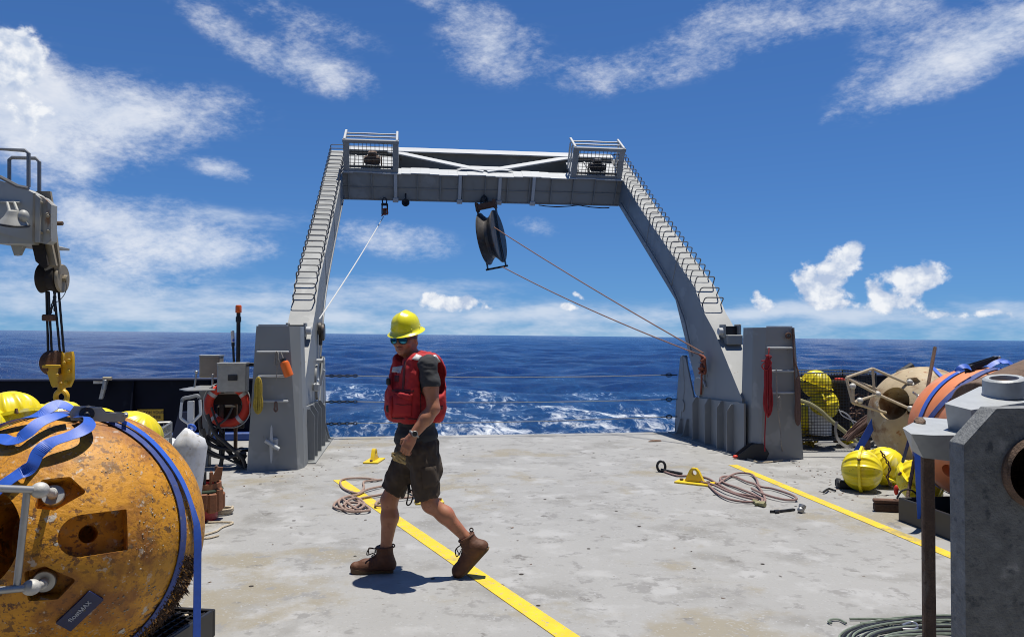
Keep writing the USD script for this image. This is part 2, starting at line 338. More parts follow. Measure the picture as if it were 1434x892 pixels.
def man(m):
    m = tomesh(m).copy(); m.merge_vertices()
    return manifold3d.Manifold(manifold3d.Mesh(np.asarray(m.vertices, np.float32), np.asarray(m.faces, np.uint32)))

class Field:
    """A signed distance field on a grid, smooth unions of simple bodies, meshed by surface nets."""
    def __init__(s, lo, hi, h):
        s.lo, s.h = np.asarray(lo, float), h; s.n = np.ceil((np.asarray(hi)-s.lo)/h).astype(int)+1
        s.f = np.full(s.n, 1.0, np.float32)
    def _sub(s, lo, hi):
        a = np.clip(np.floor((lo-s.lo)/s.h).astype(int), 0, s.n-1); b = np.clip(np.ceil((hi-s.lo)/s.h).astype(int)+1, 1, s.n)
        sl = tuple(slice(x, y) for x, y in zip(a, b))
        g = np.stack(np.meshgrid(*[s.lo[k]+s.h*np.arange(a[k], b[k]) for k in range(3)], indexing='ij'), -1)
        return sl, g
    def _put(s, sl, d, k, op):
        a = s.f[sl]; d = d.astype(np.float32)
        if op == 'cut': d = -d; h = np.clip(0.5-0.5*(a-d)/max(k, 1e-6), 0, 1); s.f[sl] = a*(1-h)+d*h+k*h*(1-h); return
        h = np.clip(0.5+0.5*(a-d)/max(k, 1e-6), 0, 1); s.f[sl] = a*(1-h)+d*h-k*h*(1-h)
    def cone(s, p, q, r1, r2=None, k=0.02, op='add', sq=None):
        p, q = np.asarray(p, float), np.asarray(q, float); r2 = r1 if r2 is None else r2; m = max(r1, r2)*1.6+0.06
        sl, g = s._sub(np.minimum(p, q)-m, np.maximum(p, q)+m); ba = q-p; L2 = max(ba @ ba, 1e-9)
        v = g-p; t = np.clip((v @ ba)/L2, 0, 1); w = v-t[..., None]*ba
        if sq is not None:          # flatten: (direction, factor)
            d0 = nrm(sq[0]); c = w @ d0; w = w+(sq[1]-1)*c[..., None]*d0
        d = np.linalg.norm(w, axis=-1)-(r1+(r2-r1)*t); s._put(sl, d, k, op)
    def ell(s, c, r, A=None, k=0.02, op='add'):
        c = np.asarray(c, float); r = np.asarray(r, float); A = np.eye(3) if A is None else np.asarray(A); m = r.max()+0.06
        sl, g = s._sub(c-m, c+m); v = (g-c) @ A.T/r; n = np.linalg.norm(v, axis=-1); n2 = np.linalg.norm(v/r, axis=-1)
        s._put(sl, n*(n-1)/np.maximum(n2, 1e-6), k, op)
    def rbox(s, c, r, rad, A=None, k=0.01, op='add'):
        c = np.asarray(c, float); r = np.asarray(r, float); A = np.eye(3) if A is None else np.asarray(A); m = np.linalg.norm(r)+0.05
        sl, g = s._sub(c-m, c+m); v = np.abs((g-c) @ A.T)-(r-rad)
        s._put(sl, np.linalg.norm(np.maximum(v, 0), axis=-1)+np.minimum(v.max(-1), 0)-rad, k, op)
    def half(s, p, n, k=0.004, near=None, rad=None):
        """keep what lies on the far side of the plane (against n); near, rad: only inside that ball."""
        p = np.asarray(p, float); n = nrm(n)
        if near is None: sl, g = s._sub(s.lo, s.lo+s.h*s.n)
        else: sl, g = s._sub(np.asarray(near)-rad, np.asarray(near)+rad)
        d = (g-p) @ n
        if near is not None: d = np.minimum(d, rad-np.linalg.norm(g-np.asarray(near), axis=-1))
        a = s.f[sl]; s.f[sl] = np.maximum(a, d.astype(np.float32))
    def ripple(s, amp, scale, seed=0):
        band = np.abs(s.f) < 0.03; i = np.argwhere(band)
        if len(i): s.f[band] += (amp*(meshkit.fbm((s.lo+i*s.h)*np.asarray(scale), 3, seed)-0.5)*2).astype(np.float32)
    def mesh(s, smooth=2):
        f = s.f; ins = f < 0; n = f.shape
        corners = [(i, j, k) for i in (0, 1) for j in (0, 1) for k in (0, 1)]
        cut = lambda a, o: a[o[0]:n[0]-1+o[0], o[1]:n[1]-1+o[1], o[2]:n[2]-1+o[2]]
        cnt = sum(cut(ins, o).astype(np.int8) for o in corners); act = (cnt > 0) & (cnt < 8)
        cell = np.argwhere(act); idx = np.full(act.shape, -1, np.int64); idx[act] = np.arange(len(cell))
        acc, num = np.zeros((len(cell), 3)), np.zeros(len(cell))
        for a in corners:
            for ax in range(3):
                if a[ax]: continue
                b = list(a); b[ax] = 1
                fa, fb = f[tuple((cell+a).T)], f[tuple((cell+b).T)]; x = (fa < 0) != (fb < 0)
                t = np.where(x, fa/np.where(x, fa-fb, 1), 0); q = np.repeat(np.array([a], float), len(cell), 0); q[:, ax] += t
                acc += np.where(x[:, None], q, 0); num += x
        v = s.lo+s.h*(cell+acc/np.maximum(num, 1)[:, None]); faces = []
        for ax in range(3):
            u, w = (ax+1) % 3, (ax+2) % 3; lo = [slice(None)]*3; hi = [slice(None)]*3; lo[ax] = slice(0, -1); hi[ax] = slice(1, None)
            x = ins[tuple(lo)] != ins[tuple(hi)]; e = np.argwhere(x); e = e[(e[:, u] > 0) & (e[:, w] > 0) & (e[:, u] < n[u]-1) & (e[:, w] < n[w]-1)]
            du, dw = np.zeros(3, int), np.zeros(3, int); du[u] = 1; dw[w] = 1
            q = np.stack([idx[tuple(z.T)] for z in (e-du-dw, e-dw, e, e-du)], 1); flip = ~ins[tuple(e.T)]
            q[flip] = q[flip][:, ::-1]; faces.append(q)
        q = np.vstack(faces); q = q[(q >= 0).all(1)]
        m = trimesh.Trimesh(v, np.vstack([q[:, [0, 1, 2]], q[:, [0, 2, 3]]]), process=False)
        m.remove_unreferenced_vertices()
        if smooth:
            E = m.edges_unique; nv = len(m.vertices); x = np.array(m.vertices)
            W = sparse.coo_matrix((np.ones(2*len(E)), (np.r_[E[:, 0], E[:, 1]], np.r_[E[:, 1], E[:, 0]])), shape=(nv, nv)).tocsr(); dg = np.asarray(W.sum(1))
            for _ in range(smooth):
                for lam in (0.5, -0.52): x = x+lam*(W @ x/dg-x)
            m = trimesh.Trimesh(x, m.faces, process=False)
        return m

# ------------------------------------------------------------------ materials
MATS = {}
ALBEDO = 0.80
def mat(name, col, rough=0.5, metal=0.0, var=0.15, vs=5.0, bump=0.0, bs=80.0, layers=(), spec=0.5, coat=0.0, sheen=0.0, obj=False, sss=0.0, trans=0.0, rvar=0.0, patchy=0.0):
    """layers: (colour, noise scale, threshold, softness, detail[, stretch]) painted over the base as dirt, rust or print of its own shape."""
    N, L = {}, []
    if obj: N['geo'] = ('texture_coordinate', {}); pos = 'geo.object'
    else: N['geo'] = ('geometry', {}); pos = 'geo.position'
    N['n'] = ('noise_texture', {'scale': vs, 'detail': 6.0, 'roughness': 0.6}); L.append((pos, 'n.vector'))
    c = np.asarray(col, float)*ALBEDO
    N['r'] = ('rgb_ramp', {'ramp': [(0.25, tuple(c*(1-var))), (0.5, tuple(c)), (0.75, tuple(np.minimum(c*(1+var), 0.95)))]}); L.append(('n.fac', 'r.fac'))
    last = 'r.color'
    if patchy:
        N['pt'] = ('noise_texture', {'scale': patchy, 'detail': 4.0}); N['pt2'] = ('map_range', {'from_min': 0.40, 'from_max': 0.62, 'to_min': 0.38, 'to_max': 1.0, 'clamp': True}); L += [(pos, 'pt.vector'), ('pt.fac', 'pt2.value')]
    for i, ly in enumerate(layers):
        lc, sc, th, so, de = ly[:5]; lc = tuple(x*ALBEDO for x in lc); st = ly[5] if len(ly) > 5 else (1, 1, 1)
        N[f'm{i}'] = ('mapping', {'mapping_type': 'point', 'scale': st, 'location': (i*3.1, i*1.7, i*2.3)}); L.append((pos, f'm{i}.vector'))
        N[f'l{i}'] = ('noise_texture', {'scale': sc, 'detail': de, 'roughness': 0.62}); L.append((f'm{i}.vector', f'l{i}.vector'))
        N[f'k{i}'] = ('map_range', {'range_type': 'smoothstep', 'from_min': th, 'from_max': th+so, 'to_min': 0.0, 'to_max': 1.0, 'clamp': True}); L.append((f'l{i}.fac', f'k{i}.value'))
        N[f'x{i}'] = ('mix_color', {'b': lc}); fk = f'k{i}.result'
        if patchy and sc > 4.9: N[f'q{i}'] = ('math', {'math_type': 'multiply'}); L.extend([(fk, f'q{i}.value1'), ('pt2.result', f'q{i}.value2')]); fk = f'q{i}.value'
        L.extend([(last, f'x{i}.a'), (fk, f'x{i}.fac')]); last = f'x{i}.result'
    P = {'roughness': rough, 'metallic': metal, 'specular_ior_level': spec, 'coat_weight': coat, 'sheen_weight': sheen}
    if sss: P.update(subsurface_weight=sss, subsurface_radius=(0.012, 0.005, 0.003), subsurface_scale=1.0)
    if trans: P.update(transmission_weight=trans)
    N['p'] = ('principled_bsdf', P); L.append((last, 'p.base_color'))
    if rvar:
        N['rv'] = ('map_range', {'from_min': 0.3, 'from_max': 0.7, 'to_min': max(rough-rvar, 0.03), 'to_max': min(rough+rvar, 1), 'clamp': True}); L.extend([('n.fac', 'rv.value'), ('rv.result', 'p.roughness')])
    if bump:
        N['bn'] = ('noise_texture', {'scale': bs, 'detail': 4.0, 'roughness': 0.6}); L.append((pos, 'bn.vector'))
        N['b'] = ('bump', {'strength': min(bump, 1.0), 'distance': 0.02*bump}); L.extend([('bn.fac', 'b.height'), ('b.normal', 'p.normal')])
    MATS[name] = usdkit.material(stage, f'/World/Looks/{name}', N, L, surface='p.BSDF')
RUST = (0.10, 0.035, 0.012)
mat('ship_grey', (0.255, 0.265, 0.262), .55, var=.10, vs=1.6, layers=[((0.205, .212, .208), 3.0, .55, .25, 5, (1, 1, .25)), ((.13, .075, .045), 9, .665, .06, 6, (1, 1, .3)), ((.31, .32, .315), 1.3, .58, .05, 4)], bump=.12, bs=9, rvar=.12)
mat('ship_grey_light', (0.46, 0.48, 0.49), .5, var=.06, vs=2, layers=[((0.36, .37, .37), 4.0, .58, .2, 5), ((.2, .11, .06), 14, .76, .05, 6)], bump=.08, bs=12)
mat('bar_grey', (0.22, 0.23, 0.24), .5, metal=.3, var=.2, vs=10, layers=[(RUST, 20, .68, .1, 4)])
mat('rung_steel', (0.17, 0.17, 0.17), .6, metal=.3, var=.25, vs=12, layers=[(RUST, 16, .62, .12, 4)])
mat('white_paint', (0.72, 0.73, 0.73), .45, var=.06, vs=4, layers=[((.45, .42, .38), 6, .64, .2, 5)])
mat('galvanised', (0.175, 0.183, 0.186), .75, metal=.0, var=.35, vs=30, layers=[((.075, .08, .085), 3.2, .55, .22, 8), ((.34, .345, .34), 8, .58, .12, 6), ((.13, .075, .05), 5, .64, .08, 7, (1, 1, .4)), ((.07, .08, .09), 26, .54, .16, 6)], bump=.55, bs=110)
mat('galvanised_light', (0.42, 0.44, 0.45), .45, metal=.1, var=.12, vs=20, layers=[((.28, .29, .3), 8, .6, .2, 6)], bump=.25, bs=70)
mat('rust', (0.13, 0.065, 0.04), .85, var=.4, vs=14, layers=[((.05, .028, .02), 9, .56, .15, 6), ((.25, .12, .06), 30, .64, .1, 4)], bump=.5, bs=90)
mat('rust_brown', (0.16, 0.10, 0.068), .85, var=.35, vs=18, layers=[((.24, .19, .15), 14, .57, .15, 7, (1, 1, .3)), ((.07, .04, .028), 24, .58, .1, 7, (1, 1, .4))], bump=.6, bs=120)
mat('dark_steel', (0.035, 0.036, 0.04), .45, metal=.5, var=.3, vs=15, layers=[((.08, .035, .018), 16, .62, .1, 5)], bump=.2, bs=90)
mat('block_steel', (0.085, 0.078, 0.072), .5, metal=.5, var=.35, vs=7, layers=[((.10, .05, .028), 6, .56, .14, 6), ((.20, .19, .18), 12, .66, .1, 5)], bump=.2, bs=50)
mat('steel', (0.5, 0.5, 0.5), .35, metal=.9, var=.12, vs=20)
mat('stainless', (0.40, 0.40, 0.39), .45, metal=.75, var=.12, vs=14, layers=[((.22, .2, .17), 8, .62, .2, 5)])
mat('black_rubber', (0.018, 0.018, 0.02), .6, var=.25, vs=30, bump=.1)
mat('black_plastic', (0.016, 0.016, 0.018), .45, var=.2, vs=12, layers=[((.07, .065, .06), 8, .66, .2, 6)])
mat('white_plastic', (0.74, 0.75, 0.76), .5, var=.08, vs=8, layers=[((.50, .46, .38), 5, .52, .2, 7), ((.30, .27, .22), 14, .60, .1, 6), ((.07, .1, .45), 4.3, .62, .05, 4)])
mat('float_yellow', (0.86, 0.70, 0.012), .34, var=.05, vs=8, layers=[((.55, .42, .03), 9, .57, .16, 6), ((.25, .17, .04), 30, .64, .06, 5), ((.75, .66, .20), 6, .60, .1, 5)], obj=True)
mat('hook_yellow', (0.72, 0.42, 0.012), .45, var=.1, vs=10, layers=[((.22, .10, .03), 9, .60, .14, 6), ((.05, .03, .02), 22, .68, .08, 5)])
mat('deck_yellow', (0.74, 0.52, 0.014), .6, var=.12, vs=6, layers=[((.42, .36, .20), 30, .54, .12, 7), ((.30, .28, .24), 45, .66, .05, 6), ((.33, .27, .12), 4, .54, .2, 7)])
mat('pad_yellow', (0.80, 0.55, 0.012), .45, var=.1, vs=12, layers=[((.2, .09, .03), 20, .66, .1, 5)])
mat('hat_yellow', (0.86, 0.80, 0.012), .25, var=.03, vs=10, coat=.3)
mat('strap_blue', (0.010, 0.10, 0.56), .5, var=.12, vs=40, bump=.15, bs=300, sheen=.15)
mat('strap_blue_worn', (0.045, 0.075, 0.26), .75, var=.25, vs=25, layers=[((.14, .14, .18), 30, .58, .15, 5)], bump=.2, bs=250)
mat('navy', (0.006, 0.008, 0.018), .6, spec=.12, var=.25, vs=3, layers=[((.02, .024, .04), 5, .62, .2, 6)])
mat('navy_edge', (0.012, 0.02, 0.06), .4, var=.2, vs=6)
mat('coaming_blue', (0.02, 0.075, 0.30), .5, var=.2, vs=5, layers=[((.02, .03, .07), 6, .6, .2, 5)])
mat('sign_yellow', (0.60, 0.36, 0.02), .5, var=.08)
mat('print_dark', (0.03, 0.018, 0.012), .6, var=.05)
mat('print_white', (0.36, 0.38, 0.44), .5, var=.1, vs=30)
mat('plate_blue', (0.007, 0.014, 0.07), .5, var=.3, vs=18, layers=[((.06, .05, .04), 20, .6, .1, 5)])
mat('orange_plastic', (0.85, 0.16, 0.015), .4, var=.06)
mat('beacon_orange', (0.9, 0.14, 0.012), .2, var=.03)
mat('ring_red', (0.72, 0.045, 0.018), .6, var=.08, vs=10)
mat('rope_tan', (0.36, 0.25, 0.20), .85, var=.25, vs=60, bump=.6, bs=220)
mat('rope_pink', (0.30, 0.19, 0.17), .85, var=.25, vs=60, bump=.6, bs=220)
mat('rope_cream', (0.55, 0.46, 0.33), .85, var=.2, vs=60, bump=.6, bs=220)
mat('rope_red', (0.34, 0.016, 0.022), .85, var=.25, vs=50, bump=.6, bs=220)
mat('rope_tanred', (0.25, 0.125, 0.085), .85, var=.3, vs=50)
mat('rope_orange', (0.27, 0.075, 0.04), .85, var=.35, vs=50, bump=.6, bs=220)
mat('rope_white', (0.62, 0.62, 0.60), .8, var=.1, vs=50, bump=.4, bs=220)
mat('rope_yellow', (0.45, 0.32, 0.04), .85, var=.3, vs=40, bump=.6, bs=220)
mat('rope_brown', (0.17, 0.10, 0.08), .9, var=.3, vs=40, bump=.6, bs=220)
mat('rope_grey', (0.30, 0.28, 0.25), .85, var=.3, vs=40, bump=.5, bs=200)
mat('wire_green', (0.20, 0.24, 0.19), .6, var=.35, vs=30, metal=.2)
mat('olive', (0.28, 0.26, 0.13), .7, var=.2, vs=20)
mat('hose_black', (0.02, 0.02, 0.022), .45, var=.2, vs=20)
mat('crane_cream', (0.40, 0.40, 0.37), .5, var=.08, vs=2.5, layers=[((.27, .26, .23), 3, .52, .2, 6, (1, 1, .3)), ((.22, .12, .06), 6, .62, .08, 6, (1, 1, .3))], bump=.1, bs=20)
mat('crane_tan', (0.33, 0.28, 0.20), .6, var=.2, vs=6, layers=[((.12, .06, .035), 5, .60, .15, 6)], bump=.15)
mat('lamp_glass', (0.25, 0.27, 0.28), .12, var=.1, spec=.8)
mat('leather', (0.24, 0.085, 0.03), .7, var=.25, vs=20, bump=.25, bs=120)
mat('bucket_red', (0.42, 0.02, 0.025), .45, var=.08)
mat('green_strap', (0.03, 0.05, 0.025), .8, var=.2)
mat('tool_yellow', (0.65, 0.42, 0.02), .4)
mat('buoy_amber', (0.62, 0.272, 0.009), .62, var=.25, vs=6, bump=.5, bs=34, patchy=2.3, layers=[
    ((.30, .105, .010), 2.6, .47, .16, 7), ((.46, .30, .13), 7.5, .60, .10, 7), ((.10, .036, .012), 30, .555, .05, 6), ((.05, .026, .015), 13, .585, .05, 7), ((.60, .56, .48), 19, .605, .05, 6), ((.17, .14, .09), 5.2, .635, .025, 7), ((.25, .08, .012), 60, .60, .05, 3)])
mat('barnacle', (0.40, 0.33, 0.24), .85, var=.35, vs=60)
mat('growth', (0.075, 0.04, 0.022), .9, var=.4, vs=50)
mat('buoy_beige', (0.44, 0.345, 0.21), .7, var=.2, vs=5, bump=.35, bs=26, layers=[
    ((.24, .13, .055), 3.2, .47, .16, 7), ((.50, .45, .36), 9, .59, .1, 6), ((.08, .05, .028), 20, .63, .05, 6), ((.28, .11, .03), 6, .62, .06, 6)])
mat('buoy_orange', (0.78, 0.24, 0.09), .6, var=.14, vs=5, bump=.2, bs=30, layers=[((.72, .42, .31), 2.0, .41, .25, 6), ((.45, .14, .06), 11, .66, .1, 6)])
mat('bare_dark', (0.02, 0.014, 0.010), .9, var=.3)
mat('zinc', (0.50, 0.49, 0.46), .6, metal=.2, var=.25, vs=30, bump=.3)
mat('skin', (0.40, 0.170, 0.092), .48, var=.16, vs=18, bump=.12, bs=160, layers=[((.43, .13, .085), 9, .52, .2, 5), ((.30, .12, .065), 30, .58, .1, 5)])
mat('hair', (0.020, 0.013, 0.009), .6, var=.3, vs=60)
mat('vest_red', (0.42, 0.012, 0.016), .8, var=.10, vs=8, bump=.2, bs=60)
mat('vest_trim', (0.10, 0.006, 0.008), .7, var=.1)
mat('reflective', (0.60, 0.60, 0.60), .4, var=.08, vs=30)
mat('shirt_charcoal', (0.030, 0.032, 0.036), .85, var=.15, vs=12, bump=.12, bs=120)
mat('shirt_black', (0.014, 0.015, 0.017), .85, var=.15, vs=12)
mat('shorts_brown', (0.060, 0.043, 0.030), .9, var=.20, vs=9, bump=.2, bs=90, layers=[((.15, .12, .10), 12, .70, .08, 6)])
mat('boot_leather', (0.105, 0.038, 0.015), .7, var=.25, vs=16, bump=.25, bs=80, layers=[((.21, .10, .045), 9, .58, .16, 5)])
mat('boot_sole', (0.13, 0.075, 0.03), .8, var=.2, vs=14)
mat('lace', (0.035, 0.022, 0.015), .8)
mat('lens_blue', (0.05, 0.28, 0.42), .06, metal=.85, var=.1, vs=25)
mat('glove_tan', (0.46, 0.34, 0.15), .85, var=.35, vs=40, bump=.4, bs=160)
mat('deck_paint', (0.315, 0.312, 0.300), .62, var=.07, vs=.9, bump=.3, bs=45, layers=[
    ((.23, .224, .208), 1.1, .50, .16, 9), ((.375, .373, .365), 2.2, .53, .12, 9), ((.27, .243, .185), .75, .54, .10, 9), ((.165, .157, .145), 3.1, .64, .06, 8), ((.13, .105, .08), 14, .69, .03, 5), ((.235, .23, .22), 7, .55, .1, 9), ((.36, .36, .355), 38, .57, .12, 6), ((.20, .195, .19), 60, .60, .12, 5)])
# ------------------------------------------------------------------ sea
def sea_material():
    N, L = {}, []
    N['geo'] = ('geometry', {}); N['s'] = ('separate_xyz', {}); L.append(('geo.position', 's.vector'))
    # the ship's wake: a belt of broken foam running aft (+y) from the stern
    N['wx'] = ('noise_texture', {'scale': 0.035, 'detail': 3.0}); L.append(('geo.position', 'wx.vector'))
    N['wx2'] = ('math', {'math_type': 'multiply_add', 'value2': 26.0, 'value3': -13.0}); L.append(('wx.fac', 'wx2.value1'))
    N['xx'] = ('math', {'math_type': 'add'}); L += [('s.x', 'xx.value1'), ('wx2.value', 'xx.value2')]
    N['xc'] = ('math', {'math_type': 'subtract', 'value2': 4.5}); L.append(('xx.value', 'xc.value1'))
    N['xa'] = ('math', {'math_type': 'absolute'}); L.append(('xc.value', 'xa.value1'))
    N['bx'] = ('map_range', {'range_type': 'smoothstep', 'from_min': 4.0, 'from_max': 21.0, 'to_min': 1, 'to_max': 0, 'clamp': True}); L.append(('xa.value', 'bx.value'))
    N['by'] = ('map_range', {'range_type': 'smoothstep', 'from_min': 20.0, 'from_max': 105.0, 'to_min': 1, 'to_max': 0.0, 'clamp': True}); L.append(('s.y', 'by.value'))
    N['belt'] = ('math', {'math_type': 'multiply'}); L += [('bx.result', 'belt.value1'), ('by.result', 'belt.value2')]
    N['mp'] = ('mapping', {'mapping_type': 'point', 'scale': (1.0, 0.40, 1.0), 'rotation': (0, 0, 0.25)}); L.append(('geo.position', 'mp.vector'))
    N['fo'] = ('noise_texture', {'type': 'ridged_multifractal', 'use_normalize': True, 'scale': 0.40, 'detail': 9.0, 'roughness': 0.72, 'distortion': 0.6, 'offset': 0.9, 'gain': 1.8}); L.append(('mp.vector', 'fo.vector'))
    N['pa'] = ('noise_texture', {'scale': 0.17, 'detail': 6.0, 'roughness': 0.6, 'distortion': 0.5}); L.append(('mp.vector', 'pa.vector'))
    N['fi'] = ('noise_texture', {'scale': 1.9, 'detail': 8.0, 'roughness': 0.72, 'distortion': 0.9}); L.append(('mp.vector', 'fi.vector'))
    N['f1'] = ('math', {'math_type': 'multiply_add', 'value2': 0.50, 'value3': -0.27}); L.append(('belt.value', 'f1.value1'))
    N['f2'] = ('math', {'math_type': 'multiply_add', 'value2': 1.45, }); L += [('pa.fac', 'f2.value1'), ('f1.value', 'f2.value3')]
    N['f3'] = ('math', {'math_type': 'multiply_add', 'value2': 1.15}); L += [('fi.fac', 'f3.value1'), ('f2.value', 'f3.value3')]
    N['foam'] = ('map_range', {'range_type': 'smoothstep', 'from_min': 1.42, 'from_max': 1.72, 'to_min': 0, 'to_max': 1, 'clamp': True}); L.append(('f3.value', 'foam.value'))
    N['milk'] = ('map_range', {'range_type': 'smoothstep', 'from_min': 1.0, 'from_max': 1.8, 'to_min': 0, 'to_max': 1, 'clamp': True}); L.append(('f3.value', 'milk.value'))
    # scattered whitecaps
    N['wm'] = ('mapping', {'mapping_type': 'point', 'scale': (0.45, 1.0, 1.0)}); L.append(('geo.position', 'wm.vector'))
    N['wc'] = ('noise_texture', {'scale': 0.115, 'detail': 7.0, 'roughness': 0.62}); L.append(('wm.vector', 'wc.vector'))
    N['wk'] = ('map_range', {'range_type': 'smoothstep', 'from_min': 0.738, 'from_max': 0.775, 'to_min': 0, 'to_max': 0.85, 'clamp': True}); L.append(('wc.fac', 'wk.value'))
    N['white'] = ('math', {'math_type': 'maximum'}); L += [('foam.result', 'white.value1'), ('wk.result', 'white.value2')]
    N['cn'] = ('noise_texture', {'scale': 0.03, 'detail': 6.0, 'roughness': 0.6}); L.append(('wm.vector', 'cn.vector'))
    N['blue'] = ('rgb_ramp', {'ramp': [(0.3, (0.0025, 0.018, 0.085)), (0.7, (0.004, 0.031, 0.135))]}); L.append(('cn.fac', 'blue.fac'))
    N['mk'] = ('mix_color', {'b': (0.03, 0.13, 0.30)}); L += [('blue.color', 'mk.a')]
    N['mk2'] = ('math', {'math_type': 'multiply', 'value2': 0.55}); L += [('milk.result', 'mk2.value1'), ('mk2.value', 'mk.fac')]
    N['col'] = ('mix_color', {'b': (0.64, 0.67, 0.70)}); L += [('mk.result', 'col.a'), ('white.value', 'col.fac')]
    N['rr'] = ('map_range', {'from_min': 0, 'from_max': 1, 'to_min': 0.16, 'to_max': 0.7, 'clamp': True}); L.append(('white.value', 'rr.value'))
    N['b1m'] = ('mapping', {'mapping_type': 'point', 'scale': (0.9, 1.0, 1.0)}); L.append(('geo.position', 'b1m.vector'))
    N['b1'] = ('noise_texture', {'scale': 0.9, 'detail': 9.0, 'roughness': 0.66, 'distortion': 0.3}); L.append(('b1m.vector', 'b1.vector'))
    N['bp'] = ('bump', {'strength': 1.0, 'distance': 0.7}); L.append(('b1.fac', 'bp.height'))
    N['p'] = ('principled_bsdf', {'ior': 1.33, 'specular_ior_level': 0.17}); L += [('col.result', 'p.base_color'), ('rr.result', 'p.roughness'), ('bp.normal', 'p.normal')]
    MATS['sea_water'] = usdkit.material(stage, '/World/Looks/sea_water', N, L, surface='p.BSDF')
sea_material()
def make_sea():
    rng = np.random.default_rng(5)
    R = np.concatenate([[2.0, 6.0], np.geomspace(12, 22000, 860)])
    A = np.radians(np.concatenate([np.linspace(-180, -48, 36)[:-1], np.linspace(-48, 62, 400), np.linspace(62, 180, 34)[1:]]))
    r, a = np.meshgrid(R, A, indexing='ij'); x, y = r*np.sin(a), r*np.cos(a); z = np.zeros_like(x)
    gap = np.maximum(r*0.0089, r*math.radians(0.28))
    for i in range(46):
        lam = 1.6*1.105**i*(0.9+.2*rng.random()); th = math.radians(205)+rng.normal()*0.95; k = 2*math.pi/lam
        amp = 0.0092*lam**0.80*(1 if lam < 26 else (26/lam)**1.6)
        ph = k*(x*math.sin(th)+y*math.cos(th))+rng.random()*6.28
        fade = np.clip((lam/gap-3)/3, 0, 1)
        s = np.sin(ph); z += amp*fade*(s+0.28*np.cos(2*ph))
    z *= np.clip((r-6)/14, 0, 1)*np.clip((9000-r)/7000, 0, 1)
    P = np.stack([x, y, z], -1)
    ex = np.array([math.cos(HEEL), 0, -math.sin(HEEL)]); v = x[..., None]*ex+y[..., None]*np.array([0, 1.0, 0])+(z-2.6)[..., None]*SEA_UP
    n, m = x.shape; i, j = np.meshgrid(np.arange(n-1), np.arange(m-1), indexing='ij')
    f = np.stack([i*m+j, i*m+j+1, (i+1)*m+j+1, (i+1)*m+j], -1).reshape(-1, 4)[:, ::-1]
    v = v.reshape(-1, 3); f = np.vstack([f[:, [0, 1, 2]], f[:, [0, 2, 3]]])
    return trimesh.Trimesh(v, f, process=False)
solo('sea', make_sea(), 'sea_water', 'deep blue open sea with a white wake behind the stern', None, kind='structure', smooth=True)

# ------------------------------------------------------------------ deck, hull
STERN = 13.2; PORT, STBD = -9.4, 12.8; XMID = 1.7
deck = solo('deck', [box(((PORT+STBD)/2, (STERN-8)/2, -0.15), (STBD-PORT, STERN+8, 0.30), bev=0.02)], 'deck_paint', 'pale grey worn working deck', None, kind='structure')
solo('hull', [box(((PORT+STBD)/2, (STERN-8)/2-0.1, -1.7), (STBD-PORT-.1, STERN+8-.2, 2.78))], 'navy', 'dark hull under the deck', None, kind='structure')
def stripe(a, b, w, z=0.005):
    a, b = np.asarray(a), np.asarray(b); d = nrm(b-a); s = np.cross(d, [0, 0, 1])*w/2
    q = [a-s, b-s, b+s, a+s]; v = np.array([p+[0, 0, z-p[2]] for p in q]+[p+[0, 0, 0.0005-p[2]] for p in q])
    return hull(v)
def pair(px1, px2, ext=0.0):
    a, b = G(*px1), G(*px2); return a, b+(b-a)*ext
a, b = pair((474, 672), (795, 892), .6); part(deck, 'yellow_line', stripe(a, b, .125), 'deck_yellow', 'yellow painted line passing under the walking person')
a, b = pair((1026, 651), (1327, 776), .4); part(deck, 'yellow_line', stripe(a, b, .115), 'deck_yellow', 'yellow painted line on the open side of the deck, beside the yellow float pair')
sock = []; rng = np.random.default_rng(3)
for i in range(-10, 18):
    for j in range(4, 22):
        if rng.random() < .62: continue
        c = np.array([i*.61+.2+rng.normal()*.02, j*.61+rng.normal()*.02, 0.0012])
        sock.append(lathe([(0, .0012), (.011+.006*rng.random(), .0012), (.013+.006*rng.random(), 0)], c, k=7))
part(deck, 'tie_down_socket', sock, 'bare_dark', 'small dark sockets let into the deck', kind='stuff')
flk = []
for (px, py, n, s) in [(400, 662, 26, .25), (1200, 668, 40, .35), (1215, 690, 30, .3), (1110, 655, 14, .3), (640, 760, 5, 1.2), (860, 760, 9, 1.6), (980, 700, 8, 1.5), (460, 628, 12, .4), (330, 690, 10, .6), (1000, 820, 5, 1.0)]:
    for _ in range(n):
        c = G(px, py)+np.array([rng.normal()*s, rng.normal()*s, 0.004]); q = rng.normal(size=(6, 3))*[.010, .007, .003]
        flk.append(hull(c+q))
solo('deck_debris', flk, 'rust_brown', 'small rust flakes and scraps strewn over the grey deck', 'debris', kind='stuff')

